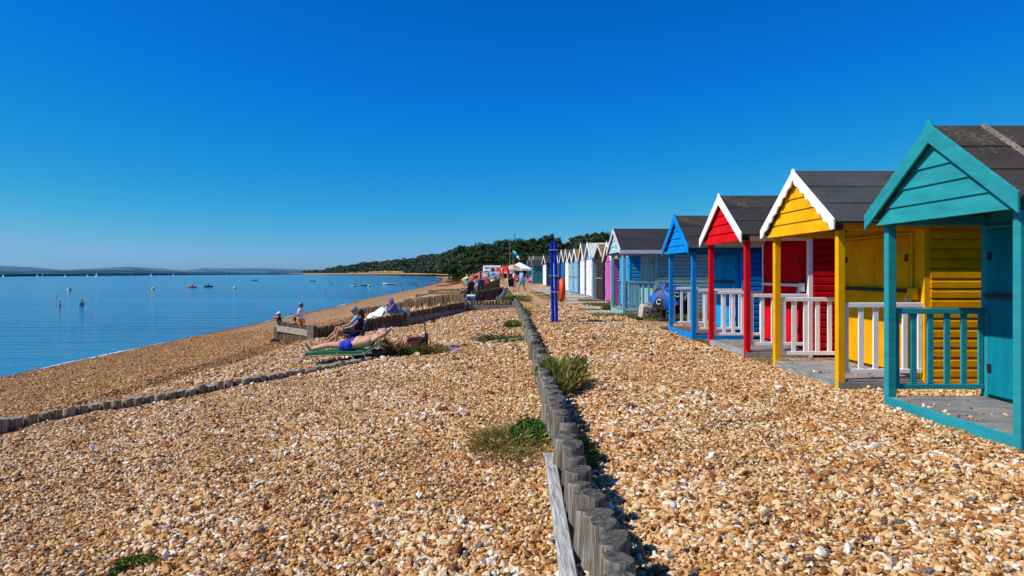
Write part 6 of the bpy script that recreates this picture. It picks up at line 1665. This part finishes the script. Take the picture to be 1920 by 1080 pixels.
def sailboat(label, px, Y, h, group=None):
    b = thing('sailboat', label, 'sailing boat', (xat(px, Y), Y, SEA), random.uniform(-.4, .4), group); mb = MB(); hull(mb, h * .75, h * .22, h * .09); mb.build('hull', CL['white'], b, smooth=True)
    mb = MB(); mb.tube([(0, 0, 0), (0, 0, h)], .06, 6); mb.build('mast', M['steel'], b)
    mb = MB(); mb.add([(-.05, 0, h * .97), (-.05, 0, h * .14), (-h * .34, .15, h * .14)], [(0, 1, 2)]); mb.build('sail', CL['white'], b)
    mb = MB(); mb.add([(.08, 0, h * .8), (.08, 0, h * .12), (h * .3, -.1, h * .1)], [(0, 1, 2)]); mb.build('jib', CL['white'], b)
sailboat('white sailing boat with a bare mast, nearest off the far shore', 181, 760, 5.6)
for px, Y, h in ((6, 860, 4.0), (70, 880, 3.6), (80, 900, 5.0), (122, 950, 3.2), (164, 1050, 3.6), (283, 1350, 4.6), (300, 1400, 3.4), (325, 1450, 4.0), (355, 1600, 4.2), (425, 1900, 4.5)):
    sailboat('tiny white sailing boat close under the far shore', px, Y, h, 'sailing boats under the far shore')
SKY_AIR, SKY_DUST, SKY_OZ = 1.0, 0.3, 3.0
SKY_CURVE = ((3.6, 1.5, 0.20), (1.2, 0.79, 0.44), (1.12, 1.58, 0.70))
SKY_STR = 0.10
SUN_E = 5.0
# ================================================================== LIGHT, SKY, CAMERA
SUN = Vector((-1.0, -0.25, 1.06)).normalized()
el = math.asin(SUN.z); az = math.atan2(SUN.x, SUN.y)
w = bpy.data.worlds.new('World'); scene.world = w; w.use_nodes = True
nt = w.node_tree; bg = nt.nodes['Background']
sky = nt.nodes.new('ShaderNodeTexSky'); sky.sky_type = 'NISHITA'; sky.sun_disc = False
sky.sun_elevation = el; sky.sun_rotation = az
sky.altitude = 0; sky.air_density = SKY_AIR; sky.dust_density = SKY_DUST; sky.ozone_density = SKY_OZ
# polarised-looking midday sky: each channel of the physical sky gets its own contrast curve
def vmath(op, a, b_):
    n = nt.nodes.new('ShaderNodeMath'); n.operation = op
    for i, q in enumerate((a, b_)):
        if isinstance(q, (int, float)): n.inputs[i].default_value = q
        else: nt.links.new(q, n.inputs[i])
    return n.outputs[0]
sp = nt.nodes.new('ShaderNodeSeparateColor'); cb = nt.nodes.new('ShaderNodeCombineColor'); nt.links.new(sky.outputs[0], sp.inputs[0])
for i, (g, k, cap) in enumerate(SKY_CURVE):
    nt.links.new(vmath('MULTIPLY', vmath('MINIMUM', vmath('MULTIPLY', vmath('POWER', vmath('MULTIPLY', sp.outputs[i], 0.1), g), k), cap), 10.0), cb.inputs[i])
nt.links.new(cb.outputs[0], bg.inputs['Color'])
bg.inputs['Strength'].default_value = SKY_STR
sl = bpy.data.lights.new('sun', 'SUN'); sl.energy = SUN_E; sl.angle = R(0.5); sl.color = (1.0, 0.95, 0.86)
so = bpy.data.objects.new('sun', sl); COL.objects.link(so); so.rotation_euler = (-SUN).to_track_quat('-Z', 'Y').to_euler(); so.location = SUN * 60

cd = bpy.data.cameras.new('camera'); cam = bpy.data.objects.new('camera', cd); COL.objects.link(cam)
cam.location = (0, 0, EYE); cam.rotation_euler = (R(90), 0, 0)
cd.sensor_width = 36; cd.lens = 24.0; cd.shift_x = 40 / 1920; cd.shift_y = -27 / 1920
cd.clip_start = 0.1; cd.clip_end = 40000
scene.camera = cam
scene.view_settings.view_transform = 'Standard'; scene.view_settings.look = 'None'; scene.view_settings.exposure = 0; scene.view_settings.gamma = 1
scene.cycles.max_bounces = 6; scene.cycles.diffuse_bounces = 3; scene.cycles.transparent_max_bounces = 8
